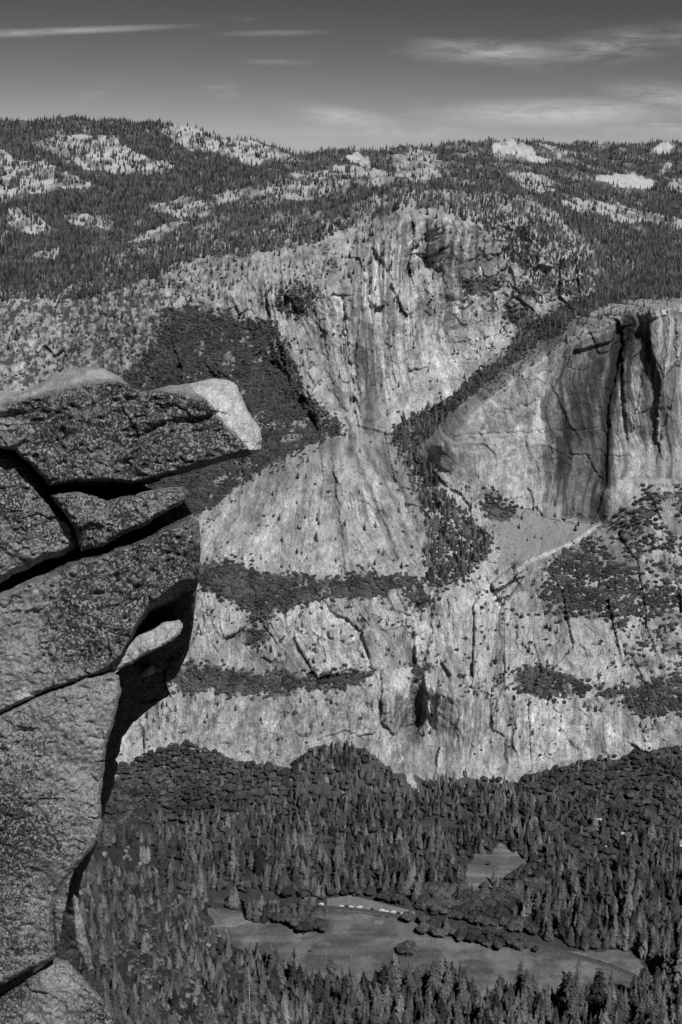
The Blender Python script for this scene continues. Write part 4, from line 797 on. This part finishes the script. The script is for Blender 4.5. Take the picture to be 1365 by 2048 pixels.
# ------------------------------------------------------------------ foreground outcrop (about 20 m away)
def resample(line, n):
    P = np.array(line, float); s = np.concatenate([[0], np.cumsum(np.hypot(*np.diff(P, axis=0).T))]); t = np.linspace(0, s[-1], n)
    return np.interp(t, s, P[:, 0]), np.interp(t, s, P[:, 1])
def block(name, label, A_, B_, base, ctrl_, edge_w, edge_r, thick, lich, seed, amp=1.0, step=2.0, dark=0.0, paired=False, shape=None):
    """A_ and B_: opposite outline curves running the same way; the face between them is ruled and pushed to its depth"""
    la = max(np.hypot(*np.diff(np.array(A_, float), axis=0).T).sum(), np.hypot(*np.diff(np.array(B_, float), axis=0).T).sum()); n = int(la / step)
    bu, bv = resample(B_, n); au, av = resample(A_, n) if not paired else (np.full(n, -520.0), bv.copy())
    jit = lambda q, s: q + (fbm(np.arange(n) * step / 34, np.full(n, s * 3.3), 4, seed + s) - .5) * 5
    au, av, bu, bv = jit(au, 1), jit(av, 2), jit(bu, 3), jit(bv, 4)
    m = int(max(np.hypot(au - bu, av - bv).max() / step, 12)); t = np.linspace(0, 1, m)[:, None]
    # keep rows dense close to the outline
    U_ = au[None] * (1 - t) + bu[None] * t; V_ = av[None] * (1 - t) + bv[None] * t
    wpx = lambda q, r_, k_: (fbm(q / 42 + 3, r_ / 42, 4, seed + k_, .6) - .5) * 10
    U0, V0 = U_, V_; U_ = U0 + wpx(U0, V0, 51); V_ = V0 + wpx(U0, V0, 57)
    ring = np.concatenate([np.stack([au, av], -1), np.stack([bu, bv], -1)[::-1]]); ring = ring[::6]; ring = ring + np.stack([wpx(ring[:, 0], ring[:, 1], 51), wpx(ring[:, 0], ring[:, 1], 57)], -1); ring = np.concatenate([ring, ring[:1]])
    dist = np.full(U_.shape, 1e9)
    for (x1, y1), (x2, y2) in zip(ring[:-1], ring[1:]):
        dx, dy = x2 - x1, y2 - y1; L2 = dx * dx + dy * dy + 1e-9; tt = np.clip(((U_ - x1) * dx + (V_ - y1) * dy) / L2, 0, 1)
        dist = np.minimum(dist, np.hypot(U_ - x1 - tt * dx, V_ - y1 - tt * dy))
    edge_w *= .6; edge_r *= .6; q = 1 - np.clip(dist / edge_w, 0, 1); rnd = edge_r * (.55 * q + .45 * (1 - np.sqrt(np.clip(1 - q * q, 0, 1))))
    rb = RBF([(a, b) for a, b, c in ctrl_], [c for a, b, c in ctrl_], 4.0)(U_, V_) if len(ctrl_) > 2 else 0
    if len(ctrl_) > 2:
        for _ in range(6):
            rb[1:-1] = (rb[:-2] + 2 * rb[1:-1] + rb[2:]) / 4; rb[:, 1:-1] = (rb[:, :-2] + 2 * rb[:, 1:-1] + rb[:, 2:]) / 4
    if shape: rb, LS = shape(U_ + (fbm(U_ / 30, V_ / 30, 4, seed + 41) - .5) * 14, V_ + (fbm(U_ / 30, V_ / 30, 4, seed + 43) - .5) * 12)
    wx, wy = U_ * .0072, V_ * .0072
    ex_ = wx + .12 * fbm(wx / .3, wy / .3, 3, seed + 61); ey_ = wy + .12 * fbm(wx / .3, wy / .3, 3, seed + 63); k1_, _ = cells(ex_ / .62, ey_ / .5, seed + 71, 1.3); k2_, _ = cells(ex_ / .2, ey_ / .16, seed + 81, 1.5)
    nz = (.07 * k1_ + .02 * k2_ + .16 * (fbm(wx / .9, wy / .7, 3, seed) - .5) + .09 * (fbm(wx / .28, wy / .24, 3, seed + 5) - .5) + .05 * (fbm(wx / .05, wy / .05, 3, seed + 9) - .5)
          + .10 * (fbm(wx / .13, wy / .11, 3, seed + 8) - .5) - .03 * sst(ridge(wx / 1.1 + wy * .3, wy / .8 - wx * .5, 2, seed + 13), .93, .99)) * amp
    pit = .05 * sst(fbm(wx / .13, wy / .09, 2, seed + 31), .66, .8)
    dep = base + rb + rnd - nz + pit
    Xf, Yf, Zf = at(U_, V_, dep)
    front = np.stack([Xf, Yf, Zf], -1)
    L_ = RBF([(a, b) for a, b, c in lich], [c for a, b, c in lich], 10.0)(U_, V_) if len(lich) > 2 else np.full(U_.shape, lich[0][2])
    if shape: L_ = LS
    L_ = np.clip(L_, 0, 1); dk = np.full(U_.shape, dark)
    rI = np.arange(m * n).reshape(m, n); Qs = [np.stack([rI[:-1, :-1], rI[1:, :-1], rI[1:, 1:], rI[:-1, 1:]], -1).reshape(-1, 4)]
    loop = np.concatenate([rI[0], rI[1:-1, -1], rI[-1][::-1], rI[1:-1, 0][::-1]]); Vv = [front.reshape(-1, 3)]; Lv = [L_.ravel()]; Dv = [dk.ravel()]; nv = m * n; nl = len(loop); prev = loop
    cen = Vv[0][loop].mean(0); P0 = Vv[0][loop]
    for j, (fr, shr_) in enumerate(((.1, .02), (.35, .08), (.7, .2), (1.0, .45))):
        g_ = (thick * fr / P0[:, 1])[:, None]; P = P0 + (P0 - np.array([0, 0, CZ])) * g_; c_ = cen + (cen - np.array([0, 0, CZ])) * thick * fr / cen[1]
        P[:, 0] += (c_[0] - P[:, 0]) * shr_; P[:, 2] += (c_[2] - P[:, 2]) * shr_; cur = np.arange(nv, nv + nl); Vv.append(P); Lv.append(L_.ravel()[loop]); Dv.append(dk.ravel()[loop]); nv += nl
        Qs.append(np.stack([prev, np.roll(prev, -1), np.roll(cur, -1), cur], -1)); prev = cur
    # closed back: fan of quads to a centre point
    Vv.append(P.mean(0)[None]); Lv.append(np.array([.3])); Dv.append(np.array([dark])); c = nv
    k2 = nl - nl % 2; a = prev[0:k2:2]; b = prev[1:k2:2]; d2 = np.roll(prev[:k2], -2)[0::2]; Qs.append(np.stack([a, b, d2, np.full(len(a), c)], -1))
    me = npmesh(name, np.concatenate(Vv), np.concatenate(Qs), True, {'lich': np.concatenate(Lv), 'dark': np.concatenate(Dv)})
    o = link(name, me, MR); tag(o, label, 'rock', 'stacked rocks of the overhanging outcrop'); return o

def slab_shape(u, v):
    E = np.interp(u, [-520, -60, 40, 150, 240, 285, 400], [850, 832, 806, 776, 768, 786, 795]); top = np.maximum(E - v, 0) * .028
    tip = np.maximum((u - 398) * .734 - (v - 795) * .679, 0) * .017
    Bv = np.interp(u, [-520, 0, 30, 60, 85, 100, 180, 230, 290, 330, 380, 440, 480, 524], [905, 896, 900, 930, 958, 974, 968, 972, 970, 958, 944, 926, 916, 903]); und = np.maximum(v - (Bv - np.interp(u, [60, 200, 480, 524], [2, 12, 14, 8])), 0) * .085
    rb = np.maximum(np.maximum(top, tip), und) + .0006 * np.maximum(200 - u, 0) + .12 * sst(ridge(u / 260 + v / 400, v / 150, 2, 771), .8, .98)
    lt = 1 - sst(top, .0, .35); lp = 1 - sst(tip, 0, .12); ul = sst(u, -60, 110)
    L = .88 * np.minimum(.18 + .82 * lt, .06 + .94 * lp) * (.55 + .45 * ul) + .1 * (fbm(u / 50, v / 40, 3, 775) - .5)
    return rb, L
def mid_shape(u, v):
    Tv = np.interp(u, [-520, -50, 0, 60, 120, 165, 250, 320, 365, 402], [1240, 1215, 1185, 1160, 1134, 1112, 1086, 1056, 1036, 1030]); top = np.maximum(Tv + 14 - v, 0) * .03
    Bv = np.interp(u, [-520, 0, 50, 110, 160, 205, 236, 258, 282, 300, 330, 360, 402], [1480, 1428, 1405, 1376, 1362, 1350, 1328, 1295, 1255, 1226, 1210, 1197, 1180]); und = np.maximum(v - (Bv - np.interp(u, [150, 260, 300, 380], [3, 14, 26, 34])), 0) * .05
    side = np.maximum((u - 376) + (v - 1110) * .10, 0) * .02
    low = np.maximum(v - 1255 - (u - 60) * .12, 0) * .0006 * (u < 330)
    rb = np.maximum(np.maximum(top, side), und) - low + .0004 * np.maximum(150 - u, 0)
    L = np.interp(u, [-60, 60, 130, 400], [.25, .4, .85, .9]) * (1 - .7 * sst(side, 0, .2) * (v < 1090)) * (1 - .5 * sst(v, 1300, 1400)) + .25 * (fbm(u / 60, v / 50, 3, 785) - .5)
    return rb, L
# top slab jutting right
block('rock_slab', 'huge lichened granite slab on top of the outcrop, jutting right over the valley',
  [(-520,800),(0,787),(50,780),(85,760),(110,745),(165,733),(210,737),(240,757),(268,776),(290,780),(340,772),(400,764),(450,757),(468,763),(487,800),(503,832),(518,852),(524,876),(522,898)],
  [(-520,905),(0,896),(30,900),(60,930),(85,958),(100,974),(180,968),(230,972),(290,970),(330,958),(380,944),(440,926),(480,916),(500,909),(519,902)],
  19.6, [(-60,800,2.0),(60,785,1.7),(165,737,2.2),(230,760,2.0),(60,820,.35),(150,775,.6),(250,790,.3),(100,800,.3),(300,785,1.5),(400,768,1.7),(300,800,.25),(400,798,0),(455,764,1.4),(480,820,.9),(505,860,.9),(518,880,1.0),(420,830,-.1),(455,875,-.1),(350,900,-.1),(200,900,0),(100,960,.15),(0,860,.2),(250,945,.0),(-100,860,.3),(180,969,.9),(250,971,1.0),(330,961,1.1),(390,945,1.1),(440,930,1.1),(480,918,1.0),(510,905,1.2),(180,950,0),(330,938,-.1),(390,924,-.1),(440,908,-.1),(482,893,.1)],
  11, .25, 5.5, [(-60,800,.4),(60,785,.3),(165,740,.3),(230,755,.45),(150,780,.8),(60,810,.7),(230,785,.9),(300,788,.5),(400,775,.05),(300,815,.95),(395,810,.9),(420,800,.1),(460,790,.03),(500,870,.1),(485,890,.15),(445,860,.8),(420,900,.95),(470,905,.8),(250,870,.95),(150,880,1),(60,880,.8),(0,850,.55),(100,940,.7),(250,950,.8),(350,930,.9)], 401, .6, shape=slab_shape)
block('rock_slab', 'thin tapering lichened slab wedged beneath the jutting top slab',
  [(100,992),(120,987),(150,985),(185,991),(215,1000),(260,990),(300,982),(345,974),(372,973),(382,984)],
  [(112,1008),(130,1030),(152,1058),(158,1090),(164,1100),(205,1089),(255,1068),(305,1043),(350,1016),(378,1000)],
  19.5, [(110,995,.25),(200,1000,.15),(300,985,.15),(372,978,.3),(160,1040,0),(250,1035,-.05),(330,1005,.05),(375,992,.3),(170,1090,.05)],
  14, .3, 5.5, [(150,995,.7),(250,1030,.9),(340,1000,.8),(160,1060,.85),(200,1080,.85)], 431, .7)
block('rock_block', 'rounded lichened block at the left edge under the top slab',
  [(-520,900),(-50,900),(0,902),(30,914),(60,945),(90,985),(115,1020),(148,1048),(157,1072)],
  [(-520,1215),(-50,1190),(0,1168),(30,1150),(80,1125),(130,1110),(153,1096),(158,1080)],
  19.7, [(-100,950,.5),(0,920,.5),(60,970,.35),(110,1030,.3),(60,1050,-.05),(0,1000,.1),(140,1080,.2),(0,1140,.1),(-100,1100,.1),(80,1110,.1)],
  22, .45, 5.5, [(-100,950,.8),(20,940,.95),(60,1000,.85),(0,1060,.8),(100,1060,.85),(60,1100,.6),(140,1085,.6)], 461, .75)
block('rock_block', 'big bulging middle block of the outcrop with a shaded underside',
  [(-520,1240),(-50,1215),(0,1185),(60,1160),(120,1134),(165,1112),(250,1086),(320,1056),(365,1036),(385,1028),(399,1042),(402,1070),(402,1110),(398,1150),(396,1180)],
  [(-520,1480),(-50,1450),(0,1428),(50,1405),(110,1376),(160,1362),(205,1350),(236,1328),(258,1295),(282,1255),(300,1226),(330,1210),(360,1197),(392,1182)],
  19.5, [(-100,1250,.55),(0,1195,.6),(100,1150,.6),(200,1110,.6),(300,1075,.6),(380,1035,.5),(0,1240,.0),(100,1200,.05),(200,1160,.05),(300,1120,-.05),(370,1080,0),(398,1100,.5),(385,1150,.1),(320,1200,-.2),(250,1200,-.2),(360,1190,.3),(200,1280,-.1),(270,1270,.05),(150,1340,.15),(0,1400,.1),(50,1300,-.1),(-100,1350,0)],
  14, .3, 6, [(-100,1300,.25),(0,1280,.22),(60,1200,.55),(100,1300,.5),(150,1180,.85),(250,1120,.8),(350,1080,.75),(385,1050,.2),(300,1200,.8),(200,1250,.95),(150,1330,.75),(60,1380,.3),(0,1400,.3),(390,1130,.9),(240,1300,.6)], 491, .75, shape=mid_shape)
block('rock_ledge', 'small sunlit nose of rock under the bulging middle block',
  [(218,1338),(245,1300),(262,1278),(300,1256),(335,1242),(360,1239),(368,1248)],
  [(232,1346),(258,1330),(280,1318),(310,1300),(340,1284),(360,1270),(367,1258)],
  19.75, [(240,1320,.1),(300,1262,.4),(360,1245,.5),(300,1290,-.1),(350,1262,.1),(250,1330,.1)], 8, .2, 3.5, [(300,1270,.12)], 521, .9)
block('rock_block', 'tall pale lower block forming the vertical left flank of the outcrop',
  [(-520,1480),(-40,1446),(0,1430),(50,1404),(120,1374),(180,1353),(222,1343),(238,1352),(240,1380),(232,1430),(221,1470),(212,1505),(206,1560),(203,1600),(206,1655)],
  [(-520,1980),(-40,1975),(0,1970),(40,1950),(80,1930),(112,1915),(108,1880),(104,1845),(108,1805),(124,1770),(146,1742),(172,1716),(190,1690),(203,1668)],
  19.42, [(-100,1500,.05),(0,1440,.08),(120,1385,.08),(225,1350,.25),(235,1400,.15),(150,1450,0),(0,1550,0),(150,1600,.05),(190,1650,.1),(100,1700,0),(0,1800,.15),(80,1880,.35),(60,1780,.2),(-100,1800,.1),(205,1550,.15)],
  12, .25, 6, [(-80,1500,.8),(0,1450,.6),(120,1400,.45),(60,1500,.7),(180,1450,.4),(150,1550,.4),(30,1600,.9),(10,1700,1.0),(120,1700,.7),(180,1650,.5),(60,1800,.55),(60,1900,.75),(-60,1800,.9)], 551, .6)
block('rock_block', 'granite boulder at the bottom left corner of the outcrop',
  [(-520,1990),(-40,1985),(10,1985),(50,1960),(85,1932),(110,1915),(132,1922),(165,1950),(198,1988),(228,2030),(250,2075)],
  [(-520,2330),(-40,2320),(20,2310),(60,2300),(100,2300),(130,2300),(170,2290),(200,2270),(230,2240),(245,2200),(248,2150)],
  19.9, [(-100,2000,.5),(0,2000,.45),(110,1925,.3),(100,2000,-.1),(170,2030,.1),(50,2100,0),(220,2080,.2),(150,2200,-.1)],
  16, .3, 6, [(0,2000,.9),(40,1990,.8),(110,1980,.25),(120,2050,.25),(180,2020,.75),(20,2100,.7),(220,2100,.8)], 581, 1.0)
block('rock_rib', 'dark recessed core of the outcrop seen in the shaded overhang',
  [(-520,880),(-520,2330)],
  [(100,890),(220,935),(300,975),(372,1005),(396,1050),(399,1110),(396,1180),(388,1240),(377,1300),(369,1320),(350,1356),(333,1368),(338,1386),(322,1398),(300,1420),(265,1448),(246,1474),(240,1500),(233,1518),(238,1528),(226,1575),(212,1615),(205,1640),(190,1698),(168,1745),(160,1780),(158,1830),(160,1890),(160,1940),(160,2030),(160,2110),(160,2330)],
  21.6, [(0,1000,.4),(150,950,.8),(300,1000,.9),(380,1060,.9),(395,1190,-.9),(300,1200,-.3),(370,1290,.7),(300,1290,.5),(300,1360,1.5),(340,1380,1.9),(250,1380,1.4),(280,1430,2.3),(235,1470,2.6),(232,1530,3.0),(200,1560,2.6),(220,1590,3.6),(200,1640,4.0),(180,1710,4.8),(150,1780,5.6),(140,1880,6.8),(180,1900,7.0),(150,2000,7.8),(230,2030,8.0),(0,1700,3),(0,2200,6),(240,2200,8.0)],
  9, .35, 6, [(200,1500,.7)], 611, 1.0, 2.4, .5, True)  # core colour darkened to paint in the shade under the overhang
block('rock_fin', 'thin upright rock fin in the dark cleft near the bottom left',
  [(146,1790),(156,1800),(163,1830),(172,1870),(182,1905),(188,1935)],
  [(143,1800),(146,1840),(150,1880),(158,1905),(170,1930),(180,1942)],
  20.7, [(150,1800,.2),(160,1860,0),(180,1930,.1)], 6, .12, 2, [(160,1860,.4)], 641, .5)
block('rock_fin', 'small pale knob of rock in the dark hollow of the overhang',
  [(282,1348),(290,1336),(303,1330),(314,1334)], [(286,1352),(296,1350),(308,1346),(316,1340)], 21.6, [(285,1345,.1),(300,1340,0),(314,1336,.1)], 5, .1, 2.6, [(300,1340,.2)], 651, .3)

# ------------------------------------------------------------------ light, sky
SUN = np.array([.27, -.66, .70]); SUN /= np.linalg.norm(SUN); el = math.asin(SUN[2]); az = math.atan2(SUN[0], SUN[1])
sl = bpy.data.lights.new('sun', 'SUN'); sl.energy = 4.2; sl.angle = math.radians(.5); sl.color = (1, 1, 1); so = bpy.data.objects.new('sun', sl); COL.objects.link(so)
from mathutils import Vector
so.rotation_euler = Vector(SUN).to_track_quat('Z', 'Y').to_euler()
w = bpy.data.worlds.new('World'); scene.world = w; w.use_nodes = True; nt = w.node_tree; nt.nodes.clear()
out = N(nt, 'ShaderNodeOutputWorld'); bg = N(nt, 'ShaderNodeBackground'); nt.links.new(bg.outputs[0], out.inputs[0])
sky = N(nt, 'ShaderNodeTexSky', sky_type='NISHITA'); sky.sun_disc = False; sky.sun_elevation = el; sky.sun_rotation = az; sky.altitude = 2200; sky.air_density = 1.0; sky.dust_density = 1.0; sky.ozone_density = 1
sep = N(nt, 'ShaderNodeSeparateColor'); nt.links.new(sky.outputs[0], sep.inputs[0])
base = M(nt, 'MULTIPLY', M(nt, 'POWER', M(nt, 'MINIMUM', sep.outputs[0], 7.0), 2.3), .05)
tc = N(nt, 'ShaderNodeTexCoord'); sx = N(nt, 'ShaderNodeSeparateXYZ'); nt.links.new(tc.outputs['Generated'], sx.inputs[0])
azn = M(nt, 'ARCTAN2', sx.outputs[0], sx.outputs[1]); eln = M(nt, 'ARCSINE', sx.outputs[2])
pv = N(nt, 'ShaderNodeCombineXYZ'); nt.links.new(azn, pv.inputs[0]); nt.links.new(eln, pv.inputs[1])
def streaky(sc, sy, det, rough, dist, rot=0.0):
    mp = N(nt, 'ShaderNodeMapping'); nt.links.new(pv.outputs[0], mp.inputs[0]); mp.inputs['Scale'].default_value = (sc, sc * sy, 1); mp.inputs['Rotation'].default_value = (0, 0, rot)
    return noise(nt, mp.outputs[0], 1, det, rough, dist)
n1 = streaky(18, 5.5, 8, .68, .9, -.12); n2 = streaky(70, 3.0, 7, .72, 1.2, .22)
tot = None
def cloud(u, v, lu, lv, ang, k, lo=.36, hi=.66):
    global tot
    dx, dy, dz = ray(u, v); a0 = math.atan2(dx, dy); e0 = math.asin(dz / math.sqrt(dx * dx + dy * dy + dz * dz))
    mp = N(nt, 'ShaderNodeMapping', vector_type='TEXTURE'); nt.links.new(pv.outputs[0], mp.inputs[0]); mp.inputs['Location'].default_value = (a0, e0, 0); mp.inputs['Rotation'].default_value = (0, 0, ang); mp.inputs['Scale'].default_value = (lu / F, lv / F, 1)
    ln_ = N(nt, 'ShaderNodeVectorMath', operation='LENGTH'); nt.links.new(mp.outputs[0], ln_.inputs[0]); wob = M(nt, 'ADD', ln_.outputs['Value'], M(nt, 'MULTIPLY', M(nt, 'SUBTRACT', n2, .5), .9))
    f_ = M(nt, 'MULTIPLY', ramp(nt, wob, 1.05, .0), ramp(nt, n2, .3, .7, .55, 1.3)); f_ = M(nt, 'MULTIPLY', M(nt, 'MULTIPLY', f_, ramp(nt, n1, lo, hi)), k); tot = f_ if tot is None else M(nt, 'MAXIMUM', tot, f_)
for c in ((150, 61, 270, 9, .055, 1.0, .1, .5), (40, 66, 130, 10, .05, .9, .1, .5), (545, 66, 130, 8, .02, .5, .2, .6), (480, 38, 40, 6, 0, .35), (560, 124, 90, 8, 0, .45, .2, .6), (440, 172, 55, 26, -.3, .4), (690, 235, 150, 26, -.12, .85, .25, .6),
          (1000, 104, 230, 30, -.03, 1.2, .22, .6), (1230, 92, 250, 42, .12, .95, .3, .66), (900, 95, 110, 22, -.1, .8, .25, .6), (1120, 225, 330, 36, 0, 1.2, .2, .6), (1330, 190, 150, 34, -.15, .9, .25, .6), (880, 205, 110, 12, 0, .4), (1340, 250, 200, 30, 0, .7), (620, 290, 90, 10, 0, .35), (800, 262, 280, 20, 0, .4), (200, 180, 90, 20, .5, .18)): cloud(*c)
lit = M(nt, 'ADD', base, M(nt, 'MULTIPLY', tot, CLK := 2.3))
cb = N(nt, 'ShaderNodeCombineColor')
for i in range(3): nt.links.new(lit, cb.inputs[i])
nt.links.new(cb.outputs[0], bg.inputs[0]); bg.inputs[1].default_value = .09

cam = bpy.data.cameras.new('camera'); co = bpy.data.objects.new('camera', cam); COL.objects.link(co); co.location = (0, 0, CZ); co.rotation_euler = (math.pi / 2 - PITCH, 0, 0)
cam.sensor_fit = 'VERTICAL'; cam.sensor_height = 36; cam.sensor_width = 24; cam.lens = 50; cam.clip_start = .1; cam.clip_end = 60000; scene.camera = co
scene.render.resolution_x = 682; scene.render.resolution_y = 1024
vs_ = scene.view_settings; vs_.view_transform = 'Standard'; vs_.look = 'None'; vs_.exposure = 0; vs_.gamma = 1; vs_.use_curve_mapping = False

scene.cycles.max_bounces = 3; scene.cycles.diffuse_bounces = 2; scene.cycles.glossy_bounces = 1; scene.cycles.transmission_bounces = 1
